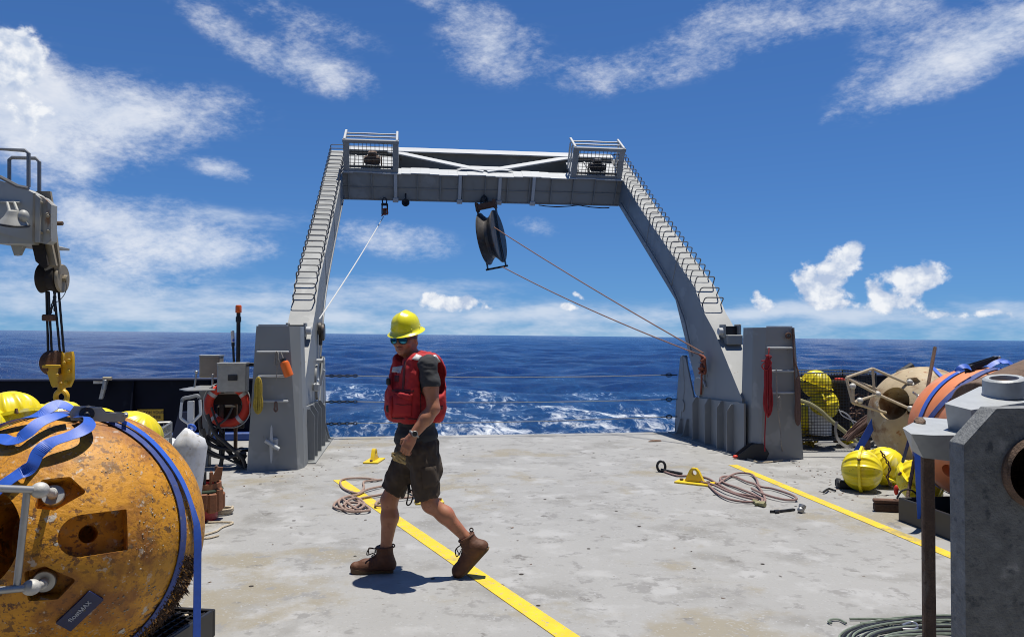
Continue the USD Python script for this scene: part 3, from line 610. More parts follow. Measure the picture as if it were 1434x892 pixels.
# stern bulwarks
def bulwark(x0, x1, label):
    t = thing('bulwark', label, 'bulwark', ((x0+x1)/2, STERN-.1, 0))
    part(t, 'plating', box(((x0+x1)/2, STERN-.06, .5), (x1-x0, .03, .92)), 'navy')
    part(t, 'cap_rail', box(((x0+x1)/2, STERN-.08, .975), (x1-x0, .17, .035), bev=.012), 'navy_edge')
    part(t, 'coaming', box(((x0+x1)/2, STERN-.19, .065), (x1-x0, .22, .13), bev=.02), 'coaming_blue')
    part(t, 'side_plating', box(((x0+.02) if x0 < -5 else (x1-.02), 8.6, .5), (.03, 9.0, .92)), 'navy')
    part(t, 'side_rail', box(((x0+.03) if x0 < -5 else (x1-.03), 8.6, .978), (.17, 8.9, .035), bev=.012), 'navy_edge')
    n = int((x1-x0)/1.15)
    for i in range(n):
        xx_ = x0+.5+i*1.15
        part(t, 'stay', prism([(0, 0), (-.30, 0), (-.06, .94), (0, .94)], (xx_, STERN-.075, .01), (0, 1, 0), (0, 0, 1), .02), 'navy')
    return t
bl = bulwark(PORT, -1.75, 'dark navy stern bulwark behind the control boxes and life ring')
br = bulwark(5.1, STBD, 'dark navy stern bulwark behind the wire cage and beige buoy')
t = thing('deckhouse', 'grey deckhouse wall and overhanging deck behind the viewer', 'deckhouse', (XMID, -3, 0))
part(t, 'aft_wall', box((XMID, -3.2, 4.2), (STBD-PORT-3, .3, 8.4)), 'ship_grey'); part(t, 'upper_deck', box((XMID, -2.2, 3.05), (STBD-PORT-2.6, 2.4, .25), bev=.03), 'ship_grey')
part(t, 'door', box((XMID-2.0, -3.03, 1.05), (.9, .06, 2.0), bev=.02), 'navy'); part(t, 'roller_door', box((XMID+2.2, -3.03, 1.3), (3.2, .05, 2.6)), 'bar_grey')
for k in range(5): part(t, 'rail_stanchion', cyl((PORT+2.5+k*(STBD-PORT-5)/4, -1.1, 3.17), (PORT+2.5+k*(STBD-PORT-5)/4, -1.1, 4.2), .025), 'white_paint')
part(t, 'rail', cyl((PORT+2.0, -1.1, 4.2), (STBD-2.0, -1.1, 4.2), .025), 'white_paint')
# small fittings on the bulwark
c = AY(146, 545, 13.02)
t = thing('mooring_roller', 'grey roller fitting bolted to the dark stern bulwark, right of the crane hook', 'fitting', (c[0], c[1], .7))
part(t, 'bracket', hull([c+[dx, dy, dz] for dx, dz in ((-.07, -.15), (-.02, -.15), (.0, .17), (.06, .17)) for dy in (-.03, .03)]), 'zinc'); part(t, 'roller', cyl(c+[.02, -.05, .0], c+[.03, -.05, .15], .035), 'stainless'); part(t, 'cap', cyl(c+[-.01, -.03, .17], c+[.12, -.03, .17], .03), 'crane_tan')
c = AY(140, 534, 13.105); solo('sticker', box(c+[0, -.003, 0], (.20, .006, .07), bev=.002), 'white_plastic', 'small white sticker under the rail of the dark bulwark', 'sticker')
c = AY(210.5, 581, 13.11); t = thing('warning_sign', 'yellow sign with two lines of dark lettering on the dark bulwark', 'sign', c)
part(t, 'panel', box(c, (.40, .01, .185), bev=.003), 'sign_yellow')
for k, (s, dz) in enumerate((('WATCH YOUR', .018), ('STEP HERE', -.055))):
    m = meshkit.text_mesh(s, .044, .003, bold=True); v = np.asarray(m.vertices); w = v[:, 0].max()
    part(t, 'lettering', trimesh.Trimesh(np.stack([c[0]-w/2+v[:, 0], np.full(len(v), c[1]-.005)-v[:, 2], c[2]+dz+v[:, 1]], 1), m.faces), 'print_dark', smooth=False)

# ------------------------------------------------------------------ stern gantry (A-frame)
XL, XR = -1.335, 4.665; XM = (XL+XR)/2
def mirror(side, x): return XM+side*(x-XM)     # coordinates are written for the +x side
d_leg = nrm([0, 3.73, 2.29]); n_leg = np.array([0, -d_leg[2], d_leg[1]])
prof = [(12.62, 1.50), (13.18, 2.31), (16.91, 4.60), (18.00, 5.265), (17.68, 5.80), (15.05, 4.11+.02), (12.31, 2.51), (11.85, 2.05), (11.42, 1.74), (10.45, .80), (10.45, .62), (12.0, .62)]
gan = thing('stern_gantry', 'large grey steel stern gantry with ladder rungs leaning out over the wake', 'gantry', (XM, 12, 0))
LEGW = .36
for s in (1, -1):
    x0 = mirror(s, XR+.015); xc = x0+s*LEGW/2
    m = prism(prof, (xc, 0, 0), (0, 1, 0), (0, 0, 1), LEGW)
    leg = part(gan, 'leg', m, 'ship_grey', smooth=20)
    for y_, z_ in ((13.4, 2.53), (14.9, 3.45), (16.2, 4.25)):
        part(leg, 'weld_seam', tube([np.array([x0-s*.001, y_, z_])-n_leg*.0, np.array([x0-s*.001, y_, z_])+n_leg*.60], .008, 5), 'ship_grey')
    part(gan, 'hydraulic_line', tube(spline([(x0-s*.03, 12.3, 1.35), (x0-s*.04, 12.5, 1.75), (x0-s*.03, 12.75, 2.05), (x0-s*.03, 13.6, 2.75), (x0-s*.03, 16.6, 4.60)], 8), .013, 6), 'bar_grey')
    # bolted lug and pivot boss on the inner face, lamp housing on the front face
    part(gan, 'pivot_boss', cyl((x0-s*.03, 12.0, 1.05), (x0+s*.1, 12.0, 1.05), .20, k=24), 'ship_grey')
    zb = 1.66; yb = 11.27
    part(gan, 'lug_box', [box((xc+s*.03, yb-.02, zb-.035), (.25, .20, .15), bev=.012), box((xc-s*.105, yb+.03, zb+.10), (.03, .20, .20), bev=.008), box((xc+s*.135, yb+.03, zb+.10), (.03, .20, .20), bev=.008)], 'ship_grey')
    part(gan, 'lug_recess', box((xc+s*.015, yb+.07, zb+.09), (.20, .10, .16)), 'dark_steel')
    part(gan, 'lug_pin', cyl((xc-s*.19, 11.26, 1.75), (xc-s*.12, 11.26, 1.75), .055), 'ship_grey_light')
    # ladder: hoops standing on the upper face of the leg
    top = [np.array([11.98, 2.17]), np.array([12.31, 2.51]), np.array([15.05, 4.13]), np.array([17.55, 5.75])]
    seg = np.array(top); L_ = np.concatenate([[0], np.cumsum(np.linalg.norm(np.diff(seg, axis=0), axis=1))])
    for k in range(29):
        u = .02+k*(L_[-1]-.05)/28; yz = np.array([np.interp(u, L_, seg[:, 0]), np.interp(u, L_, seg[:, 1])]); e = 1e-2
        d2 = np.array([np.interp(min(u+e, L_[-1]), L_, seg[:, 0])-np.interp(max(u-e, 0), L_, seg[:, 0]), np.interp(min(u+e, L_[-1]), L_, seg[:, 1])-np.interp(max(u-e, 0), L_, seg[:, 1])]); d2 /= np.linalg.norm(d2)
        nn = np.array([0, -d2[1], d2[0]]); b = np.array([xc-s*.0, yz[0], yz[1]]); X = np.array([1.0, 0, 0]); w, h, q = .155, .17, .035
        nn = nrm(nn+np.array([0, -.25, .10]))
        pts = [b-X*w-nn*.02, b-X*w+nn*(h-q), b-X*(w-q*.3)+nn*(h-q*.3), b-X*(w-q)+nn*h, b+X*(w-q)+nn*h, b+X*(w-q*.3)+nn*(h-q*.3), b+X*w+nn*(h-q), b+X*w-nn*.02]
        part(gan, 'rung', tube(pts, .0105, 6), 'rung_steel')
# crossbeam: lower web facing forward and down, ledge, upper web with a V brace, top flange
B0 = np.array([0, 16.91, 4.60]); dn = n_leg*.60; dd = d_leg
xa, xb = mirror(-1, XR+.02), mirror(1, XR+.02); W = xb-xa; cx_ = XM
Rb = np.stack([[1, 0, 0], dd, n_leg], 1)
def bb(u, a, b, su, sa, sb, bev=0): return box(B0+np.array([u, 0, 0])+dd*a+n_leg*b, (su, sa, sb), Rb, bev)
DG = 1.10                     # depth of the open box girder
part(gan, 'crossbeam', bb(cx_, .015, .30, W-.004, .03, .60), 'ship_grey', smooth=False)
part(gan, 'bottom_flange', bb(cx_, DG/2, -.012, W-.004, DG+.04, .022), 'ship_grey')
part(gan, 'aft_web', bb(cx_, DG, .37, W-.004, .03, .74), 'ship_grey', smooth=False)
wv = []
for i in range(30):
    u0, u1 = xa+.02+(W-.04)*i/30, xa+.02+(W-.04)*(i+1)/30; dz = .018*math.sin(i*1.05)
    wv.append(bb((u0+u1)/2, .09+dz*1.0, .612+dz*.3, (u1-u0)-.001, .34, .020))
part(gan, 'ledge', wv, 'ship_grey_light', 'pale, slightly buckled flange along the front of the crossbeam', smooth=False)
part(gan, 'top_flange', bb(cx_, DG-.02, .752, W-.01, .26, .024), 'ship_grey_light')
for sgn in (-1, 1):
    p0 = np.array([cx_+sgn*.05, .18, .64]); p1 = np.array([cx_+sgn*(W/2-.95), DG-.12, .745]); v = p1-p0; mid = (p0+p1)/2
    e1 = nrm(np.array([v[0], 0, 0])+dd*v[1]+n_leg*v[2]); e3 = nrm(n_leg-e1*(n_leg @ e1)); e2 = np.cross(e3, e1)
    part(gan, 'brace', box(B0+np.array([mid[0], 0, 0])+dd*mid[1]+n_leg*mid[2], (np.linalg.norm(v)+.05, .17, .03), np.stack([e1, e2, e3], 1), .006), 'ship_grey_light')
part(gan, 'brace_plate', prism([(-.62, -.02), (.62, -.02), (.30, .20), (-.30, .20)], B0+np.array([cx_, 0, 0])+dd*.20+n_leg*.655, (1, 0, 0), dd, .018), 'ship_grey_light')
for i in range(13):
    u = xa+.12+i*(W-.24)/12; part(gan, 'stiffener', bb(u, -.024, .30, .014, .05, .58), 'ship_grey')
part(gan, 'stiffener_bar', bb(cx_, -.012, .27, W-.03, .022, .014), 'ship_grey')
for u in (xa+1.1, cx_-.55, cx_+.06+.25, cx_+1.05):
    part(gan, 'hanger_bar', [bb(u, -.065, .32, .07, .025, .60, .006), bb(u, -.085, .02, .12, .05, .10, .01)], 'ship_grey_light')
# cable drooping under the beam
pp = [B0+np.array([cx_+u, -.03, -.03-.05*abs(math.sin(u*3))]) for u in np.linspace(1.2, 2.8, 30)]
part(gan, 'cable', tube(pp, .012, 6), 'black_rubber')
c = AY(568, 284, 16.75); part(gan, 'horn', [lathe([(0, .1), (.03, .1), (.04, .03), (.085, -.06), (.075, -.065), (.0, 0.0)], c, (0, 1, .12), 20), cyl(c+[0, .05, .02], c+[0, .10, .25], .014)], 'dark_steel')
# light cages standing on the beam
def cage(u0, u1, lampmat):
    Wc, Hc, Dc = u1-u0, .66, .62; uc = (u0+u1)/2
    part(gan, 'cage_frame', [bb(u0+.06, 0, .60+Hc/2, .12, .05, Hc, .006), bb(u1-.06, 0, .60+Hc/2, .12, .05, Hc, .006), bb(uc, 0, .60+Hc, Wc+.02, .07, .07, .006), bb(uc, .0, .64, Wc-.24, .05, .09)], 'ship_grey')
    w = []
    for i in range(11): w.append(bb(u0+.14+i*(Wc-.28)/10, -.012, .60+Hc/2, .010, .010, Hc-.06))
    for i in range(9): w.append(bb(uc, -.004, .66+i*(Hc-.10)/8, Wc-.24, .010, .010))
    part(gan, 'cage_mesh', w, 'dark_steel', kind='stuff')
    for k, dz in enumerate((.08, .30, .52)):
        pts = [B0+np.array([u, 0, 0])+dd*a+n_leg*b for (u, a, b) in ((u0+.02, dz, .62), (u0+.02, dz, .60+Hc-.05), (u0+.05, dz, .60+Hc), (u1-.05, dz, .60+Hc), (u1-.02, dz, .60+Hc-.05), (u1-.02, dz, .62))]
        part(gan, 'cage_bar', tube(pts, .020, 8), 'ship_grey_light')
    for u in (u0+.03, u1-.03): part(gan, 'cage_rail', bb(u, Dc/2, .60+Hc+.03, .05, Dc, .045, .008), 'ship_grey_light')
    part(gan, 'cage_floor', bb(uc, .52, .665, Wc-.04, .62, .02), 'ship_grey_light')
    part(gan, 'cage_strut', [bb(u0+.2+k*.25, .52, .69, .03, .6, .02) for k in range(3)], 'bar_grey')
    c = B0+np.array([uc+.02, 0, 0])+dd*.12+n_leg*.83
    lamp = part(gan, 'floodlight', [box(c, (.34, .20, .14), Rb, .03), box(c+n_leg*.11+dd*.05, (.18, .15, .10), Rb, .02), box(c-n_leg*.02+np.array([-.19, 0, 0]), (.02, .06, .2), Rb), box(c-n_leg*.02+np.array([.19, 0, 0]), (.02, .06, .2), Rb)], lampmat)
    part(lamp, 'lens', box(c-n_leg*.075-dd*.03, (.29, .15, .02), Rb, .005), 'lamp_glass')
cage(xa+.03, xa+1.16, 'rust_brown'); cage(xb-1.16, xb-.03, 'dark_steel')
# block with a hook on the inner face of the left leg
c = np.array([XL+.0, 12.15, 1.78])
part(gan, 'snatch_block', [cyl(c+[.0, 0, 0], c+[.05, 0, 0], .10), cyl(c+[.05, 0, -.05], c+[.09, 0, -.05], .13), box(c+[.03, 0, -.14], (.05, .05, .22), bev=.01)], 'block_steel')

# pedestals that carry the gantry: tower + webbed bracket
def pedestal(s, label):
    t = thing('gantry_pedestal', label, 'pedestal', (mirror(s, 5.0), 11.2, 0))
    X = lambda x: mirror(s, x)
    H = 1.80
    k0, k1 = (.10, .72) if s > 0 else (.015, .63)
    l0, l1 = (.19, .60) if s > 0 else (.13, .53)
    lo = [(X(XR+k0-.07), 10.55), (X(XR+k0-.06), 10.22), (X(XR+k0), 10.06), (X(XR+k1), 10.06), (X(XR+k1), 10.55)]
    hi = [(X(XR+l0-.12), 10.52), (X(XR+l0-.11), 10.24), (X(XR+l0), 10.06), (X(XR+l1), 10.06), (X(XR+l1), 10.52)]
    m = hull([(x, y, 0.0) for x, y in lo]+[(x, y, H) for x, y in hi])
    tw = part(t, 'tower', m, 'ship_grey', smooth=False)
    part(tw, 'top_lip', [hull([(x, y, H+z) for x, y in [(X(XR+l0+.03), 10.08), (X(XR+l1-.02), 10.08), (X(XR+l1-.02), 10.12), (X(XR+l0+.03), 10.12)] for z in (.0, .02)])], 'ship_grey_light')
    # bracket: twin webs, stiffeners and top plate, rising to the aft post
    webp = [(10.30, .004), (13.08, .004), (13.02, .55), (12.80, 1.30), (12.70, 1.34), (12.58, 1.30), (12.22, .68), (10.30, .75)]
    part(t, 'inner_web', prism(webp, (X(XR-.012), 0, 0), (0, 1, 0), (0, 0, 1), .025), 'ship_grey')
    part(t, 'outer_web', prism(webp, (X(XR+.55), 0, 0), (0, 1, 0), (0, 0, 1), .025), 'ship_grey')
    part(t, 'aft_plate', hull([(X(XR-.03), 13.09, .004), (X(XR+.57), 13.09, .004), (X(XR-.02), 13.03, .56), (X(XR+.57), 13.03, .56), (X(XR-.03), 13.12, .004), (X(XR+.57), 13.12, .004), (X(XR-.02), 13.06, .56), (X(XR+.57), 13.06, .56)]), 'ship_grey')
    part(t, 'aft_post', hull([(X(XR+dx), y, z) for dx in (-.03, .06) for (y, z) in ((13.02, .55), (12.83, 1.31), (12.72, 1.35), (12.62, .8), (12.8, .3))]), 'ship_grey')
    part(t, 'floor_plate', box((X(XR+.27), 11.8, .61), (.5, 2.4, .02)), 'dark_steel')
    for i, (y, h) in enumerate(((10.66, .70), (11.02, .72), (11.50, .72), (12.02, .70), (12.45, .30), (12.75, .28))):
        w = .10 if h > .5 else .10
        pl = [(0, .02), (-w-(0 if h > .5 else .05), .02), (-w, h-.10 if h > .5 else .05), (-w*.35, h), (0, h)]
        part(t, 'stiffener', prism(pl, (X(XR-.024), y, .003), (s, 0, 0), (0, 0, 1), .016), 'ship_grey')
    part(t, 'base_strip', box((X(XR-.07), 11.8, .009), (.17, 2.6, .012)), 'ship_grey')
    part(t, 'round_cover', cyl((X(XR-.04), 12.72, .5), (X(XR-.02), 12.72, .5), .10, k=20), 'ship_grey')
    part(t, 'pin_disc', [cyl((X(XR+.02), 12.05, .88), (X(XR-.02), 12.05, .88), .17, k=28)], 'ship_grey')
    part(t, 'curved_rib', torus((X(XR-.01), 12.0, .72), .30, .018, (1, 0, 0), k=14, q=6, arc=(1.2 if s > 0 else 1.2, 2.6 if s > 0 else 2.6)), 'ship_grey_light')
    return t
pr = pedestal(1, 'grey steel gantry pedestal hung with a dark red rope coil'); pl_ = pedestal(-1, 'grey steel gantry pedestal hung with an orange bottle and yellow rope')
# horizontal horn bars on the left tower's front, cleat
def hbar(t, px0, px1, py, y=10.015):
    a, b = AY(px0, py, y), AY(px1, py, y)
    part(t, 'belaying_bar', tube(spline([a+[0, .05, 0], a, b, b+[0, .05, 0]], 6), .013, 8), 'ship_grey_light')
for x0, x1, y in ((363, 400.5, 492.5), (364, 398, 527), (362, 399.5, 561.5)): hbar(pl_, x0, x1, y)
c = AY(380, 622, 9.99)
part(pl_, 'horn_cleat', [hull(np.vstack([c+[dx, dy, z] for z, w in ((.235, .006), (.20, .018), (0, .036), (-.20, .018), (-.235, .006)) for dx in (-w*.6, w*.6) for dy in (-w*.4, w*.4)])), box(c+[.03, .045, -.0], (.09, .06, .15), bev=.02), cyl(c+[-.07, -.02, .05], c+[.1, -.03, -.06], .024)], 'ship_grey_light')
for x0, x1, y in ((1078, 1110, 487), (1080, 1110, 519.5), (1078, 1110, 550)): hbar(pr, x0, x1, y, 10.015)
part(pr, 'side_bar', tube([AY(1110, 460, 10.05), AY(1111.5, 500, 10.02), AY(1114, 552, 10.02)], .012, 8), 'rust_brown')
part(pr, 'drain_eye', torus(AY(1104, 470, 10.03), .035, .011, (0, 1, 0)), 'rust')
part(pl_, 'side_cleat', [prism([(0, 0), (.05, .0), (.10, .22), (.07, .24), (.02, .06), (.0, .06)], (XL+.06, 11.6, .95), (1, 0, 0), (0, 0, 1), .07), box((XL+.04, 11.6, .93), (.1, .12, .12), bev=.02)], 'ship_grey_light')
part(pl_, 'side_pin', [cyl((XL, 11.9, 1.30), (XL+.10, 11.9, 1.30), .03), cyl((XL+.10, 11.9, 1.30), (XL+.12, 11.9, 1.30), .055)], 'ship_grey_light')
# ------------------------------------------------------------------ rigging on the gantry
def bez(p, q, sag, n=24):
    t = np.linspace(0, 1, n)[:, None]; p, q = np.asarray(p), np.asarray(q); return p*(1-t)+q*t-np.array([0, 0, 1.0])*sag*4*t*(1-t)
hang = AY(678, 284, 16.80)
t = thing('sheave_block', 'large worn steel sheave block hanging from the middle of the crossbeam', 'sheave block', hang)
cS = AD(688.5, 333, np.dot(hang-EYE, fwd)-.1)
down = nrm(AD(693, 374, np.dot(hang-EYE, fwd))-AD(679.5, 297, np.dot(hang-EYE, fwd)))
axS = nrm(np.cross(down, nrm([.10, 1, 0]))); axS = nrm(axS+.30*np.cross(axS, down)*(-1)); fS = np.cross(down, axS)
RS = .57
prof_s = [(0, -.17), (RS*.92, -.175), (RS, -.165), (RS, -.145), (RS*.93, -.12), (RS*.78, -.035), (RS*.77, .0), (RS*.78, .035), (RS*.93, .12), (RS, .145), (RS, .165), (RS*.92, .175), (0, .17)]
part(t, 'sheave', lathe(prof_s, cS, axS, 56), 'block_steel')
for sgn in (-1, 1):
    o = cS+axS*sgn*.205
    part(t, 'cheek_strap', hull([o+down*a+fS*b+axS*c for a, b in ((-.66, -.05), (-.66, .05), (.66, .035), (.66, -.035), (0, .09), (0, -.09)) for c in (-.008, .008)]), 'dark_steel')
top = cS-down*.70
part(t, 'crosshead', [box(top, (.40, .13, .13), np.stack([axS, fS, down], 1), .015), box(top+axS*.2, (.05, .17, .2), np.stack([axS, fS, down], 1), .012), box(top-axS*.2, (.05, .17, .2), np.stack([axS, fS, down], 1), .012)], 'rust')
part(t, 'spacer_bar', cyl(cS+down*.66-axS*.25, cS+down*.66+axS*.25, .022, k=10), 'dark_steel')
part(t, 'shackle', [torus(top-down*.16, .055, .016, axS, sc=(1, 1.3)), torus(hang+[0, 0, .02], .075, .02, fS, sc=(1, 1.5))], 'dark_steel')
# ropes from the sheave down to the right leg
end = AX(985, 497, XR-.08)
for (px, py, off, lab, m) in ((688, 316, .1, 'upper of the two reddish ropes running from the sheave block to the right gantry leg', 'rope_tanred'), (702, 373, .1, 'lower of the two reddish ropes running from the sheave block to the right gantry leg', 'rope_tanred')):
    p = AD(px, py, np.dot(cS-EYE, fwd)-.25)
    solo('hauling_rope', tube(bez(p, end+[0, 0, .03 if py < 330 else -.02], .07 if py > 330 else .04, 40), .0105, 6), m, lab, 'rope', 'reddish hauling ropes')
rng = np.random.default_rng(8); pts = [end+np.array([rng.normal()*.02-.02, rng.normal()*.06, -.02-i*.012+rng.normal()*.05]) for i in range(22)]
solo('rope_knot', [tube(spline(pts, 6), .017, 6), tube(spline([end+[0, 0, -.1], end+[-.02, .02, -.3], end+[-.01, .05, -.42], end+[-.02, .06, -.62]], 6), .016, 6)], 'rope_orange', 'tangled reddish rope knot tied to the right gantry leg', 'rope')
# light line at the left
hb = AY(538.5, 282, 16.80)
t = thing('hanging_block', 'small black and orange block hanging under the left part of the crossbeam', 'block', hb)
c = hb+[0, 0, -.17]
part(t, 'cheek', [box(c+[-.05, 0, 0], (.03, .10, .24), bev=.012), box(c+[.06, 0, 0], (.03, .10, .24), bev=.012), box(c+[0, 0, .10], (.14, .10, .05), bev=.012)], 'dark_steel')
part(t, 'wheel', cyl(c+[-.03, 0, -.06], c+[.04, 0, -.06], .07), 'rust'); part(t, 'lashing', tube(spline([c+[-.06, -.06, -.03], c+[.03, -.07, -.0], c+[.07, -.06, -.1], c+[-.02, -.06, -.12], c+[-.06, -.05, -.16]], 6), .016, 6), 'rope_orange')
part(t, 'shackle', torus(hb+[0, 0, .0], .045, .013, (0, 1, 0), sc=(1, 1.6)), 'dark_steel')
solo('white_line', tube(bez(c+[-.02, 0, -.16], AX(447, 447, XL+.12), .04, 30), .010, 6), 'rope_white', 'thin white line from the small hanging block down to the left gantry leg', 'rope')
# safety lines across the stern
for i, (yl, yr, nm) in enumerate(((531, 526, 'topmost'), (570, 560.5, 'middle'), (603, 585, 'lowest'))):
    a, b = AX(447, yl, XL+.03), AX(954, yr, XR-.04); a[1] = 12.95; b[1] = 12.95
    t = thing('safety_line', f'{nm} of the three wire safety lines stretched across the open stern', 'safety line', (a+b)/2, 'safety lines across the stern')
    a2 = a+(b-a)*.085; b2 = b+(a-b)*.05
    part(t, 'wire', tube(bez(a2, b2, .03, 30), .0068, 6), 'rope_grey')
    part(t, 'end_chain', chain([a, a2], .085, .010), 'dark_steel'); part(t, 'end_eye', [torus(b2+(b-b2)*.5, .03, .009, (0, 1, 0), sc=(1.6, 1)), tube([b2, b], .010, 6)], 'dark_steel')
# things hung on the pedestals
def coil(name, cpx, top, bot, wpx, y, mat_, label, r=.009, n=9, tail=None, seed=0, cat='rope'):
    rng = np.random.default_rng(seed); pts = []
    a, b = AY(cpx, top, y), AY(cpx, bot, y); Lh = (a[2]-b[2])/2; mid = (a+b)/2; w = wpx*np.dot(a-EYE, fwd)/F/2
    for i in range(n*20):
        th = i/20*2*math.pi; k = .75+.25*rng.random() if i % 20 == 0 else k; z = math.cos(th)
        ww = w*(.55+.45*(z < 0)*min(1, -z*1.5) if z < 0 else .55+.25*z)
        pts.append(mid+[math.sin(th)*ww*(.6+.4*math.sin(i*.05+seed)), -.012-.03*abs(math.sin(i*.037)), z*Lh*(.93+.07*math.sin(i*.021))])
    ms = [tube(np.array(pts), r, 5)]
    if tail is not None: ms.append(tube(spline(tail, 8), r, 6))
    return solo(name, ms, mat_, label, cat)
yF = 9.96
coil('rope_coil', 1074, 497, 584, 17, yF, 'rope_red', 'dark red rope hanked and hung on the right gantry pedestal', .0085, 12, tail=[AY(1077, 487, 9.99), AY(1076, 500, yF), AY(1073, 540, yF-.03), AY(1072, 585, yF), AY(1071, 610, yF), AY(1071, 632, yF)], seed=1)
m = [tube(spline([AY(1066, 505, yF-.03), AY(1080, 507, yF-.04), AY(1074, 518, yF-.05), AY(1067, 512, yF-.04), AY(1080, 500, yF-.03), AY(1072, 498, yF-.04)], 6), .010, 6)]
solo('rope_wrap', m, 'rope_red', 'red rope turns binding the head of the dark red coil on the right pedestal', 'rope')
coil('rope_coil', 1090, 555, 576, 9, yF, 'rope_grey', 'pale grey rope hanging down the right pedestal to the deck', .009, 4, tail=[AY(1087, 517, yF), AY(1088, 550, yF), AY(1090, 580, yF-.03), AY(1093, 600, yF), AY(1094, 622, yF-.02), G(1099, 641), G(1104, 645), G(1113, 648)], seed=2)
coil('rope_coil', 1116, 528, 595, 10, 10.02, 'rope_brown', 'brown rope draped over the right edge of the right pedestal', .012, 6, tail=[AY(1111, 462, 10.03), AY(1112, 500, 10.0), AY(1118, 522, 10.0), AY(1120, 545, 10.0)], seed=3)
coil('rope_coil', 362, 528, 579, 16, yF, 'rope_yellow', 'olive yellow rope hanked on the left gantry pedestal', .010, 9, seed=4)
coil('rope_coil', 388, 492, 512, 9, yF, 'rope_grey', 'thin grey cord looped over the top bar of the left pedestal', .006, 4, tail=[AY(388, 510, yF), AY(387, 532, yF)], seed=5)
coil('rope_coil', 387, 562, 576, 6, yF, 'rope_brown', 'short dark shackle and cord on the lowest bar of the left pedestal', .009, 3, seed=6)
a, b = AY(397.5, 506, yF-.02), AY(405, 527, yF-.02); t = thing('orange_bottle', 'small orange bottle hanging on the left gantry pedestal', 'bottle', b)
part(t, 'bottle', lathe([(0, 0), (.05, 0), (.058, .012), (.058, .17), (.045, .195), (.03, .2), (0, .2)], b, a-b, 20), 'orange_plastic'); part(t, 'cap', lathe([(0, .2), (.036, .2), (.036, .235), (0, .24)], b, a-b, 16), 'black_plastic')
part(t, 'cord', tube([a+[0, 0, .02], AY(393, 492, yF+.03)], .005, 5), 'rope_grey')
# dark canvas snatch block at the foot of the right pedestal
c = G(1053, 643); t = thing('snatch_block', 'black snatch block lying at the foot of the right gantry pedestal', 'block', c)
e1 = nrm(HRT+HFWD*-.3); part(t, 'cheek', [prism(hull2, c+[0, dy, .0], e1, (0, 0, 1), .03) for dy in (-.06, .06) for hull2 in [[(-.22, .01), (.16, .01), (.20, .10), (.12, .23), (-.02, .21), (-.20, .06)]]], 'black_rubber'); part(t, 'wheel', cyl(c+[.06, -.045, .115], c+[.06, .045, .115], .105), 'dark_steel')
part(t, 'red_tip', ball(c-e1*.23+[0, -.03, .03], (.035, .03, .025), 2), 'ring_red')
solo('loose_rope', tube(spline([G(x, y, .012) for x, y in ((1045, 634), (1042, 640), (1052, 644), (1065, 647), (1082, 646), (1096, 644))], 8), .010, 6), 'rope_cream', 'cream rope end trailing on deck beside the black snatch block', 'rope')

# ------------------------------------------------------------------ deck gear
def padeye(px, py, ang, lab, sc=1.0):
    c = G(px, py); e1 = np.array([math.cos(ang), math.sin(ang), 0]); e2 = np.array([-e1[1], e1[0], 0]); R = np.stack([e1, e2, [0, 0, 1]], 1)
    t = thing('pad_eye', lab, 'pad eye', c, 'yellow pad eyes bolted to the deck')
    part(t, 'base_plate', box(c+[0, 0, .011], (.40*sc, .20*sc, .022), R, .005), 'pad_yellow')
    lug = Polygon([(-.11, 0), (.11, 0), (.05, .12), (.02, .15), (-.03, .15), (-.055, .12)]).difference(Point(-.0, .10).buffer(.028))
    part(t, 'lug', prism(affinity.scale(lug, sc, sc, origin=(0, 0)), c+[0, 0, .021], e1, (0, 0, 1), .05*sc), 'pad_yellow')
    for k in (-1, 1): part(t, 'bolt', cyl(c+e1*k*.15*sc+[0, 0, .02], c+e1*k*.15*sc+[0, 0, .045], .022, k=6), 'rust_brown')
padeye(524, 646, 1.35, 'yellow pad eye farthest aft, standing alone beyond the left rope tangle')
padeye(973, 677, -.70, 'yellow pad eye on the right with the brown rope loops lying through it', 1.05)
padeye(601, 704, .1, 'yellow pad eye mostly hidden behind the knees of the walking person', .72)
def zpts(l, ox, oy, s, z=.012): return [G(ox+x/s, oy+y/s, z+.004*(i % 3)) for i, (x, y) in enumerate(l)]
Rr = [[(88, 128), (160, 150), (240, 150), (300, 163), (345, 188), (420, 228), (500, 243), (548, 258), (540, 278)],
      [(300, 190), (345, 232), (400, 258), (470, 270), (520, 270), (560, 268), (556, 240), (525, 195), (480, 178), (420, 155), (370, 155), (356, 166), (380, 186), (440, 208), (510, 236), (560, 262)],
      [(345, 188), (400, 152), (440, 138), (495, 142), (522, 165), (538, 198), (600, 210), (680, 236), (707, 254), (690, 262), (640, 258), (560, 236), (500, 208)], [(260, 178), (320, 190), (380, 218), (460, 246), (530, 262)]]
t = thing('rope_tangle', 'brown rope lying in long loops on the right side of the deck', 'rope', G(1040, 680))
part(t, 'rope', [tube(spline(zpts(l, 900, 620, 3.279, .012+.006*i), 8), .0125, 7) for i, l in enumerate(Rr)], 'rope_pink')
part(t, 'whipping', [tube(spline(zpts([(510, 268), (540, 280), (562, 284)], 900, 620, 3.279, .02), 5), .024, 7), tube(spline(zpts([(515, 278), (560, 276)], 900, 620, 3.279, .025), 5), .022, 7)], 'olive')
c = G(926, 661); part(t, 'end_shackle', [torus(c+[0, 0, .07], .05, .016, nrm([.6, 1, 0]), sc=(1, 1.3)), tube([c+[0, 0, .03], G(955, 663, .02)], .018, 7)], 'dark_steel')
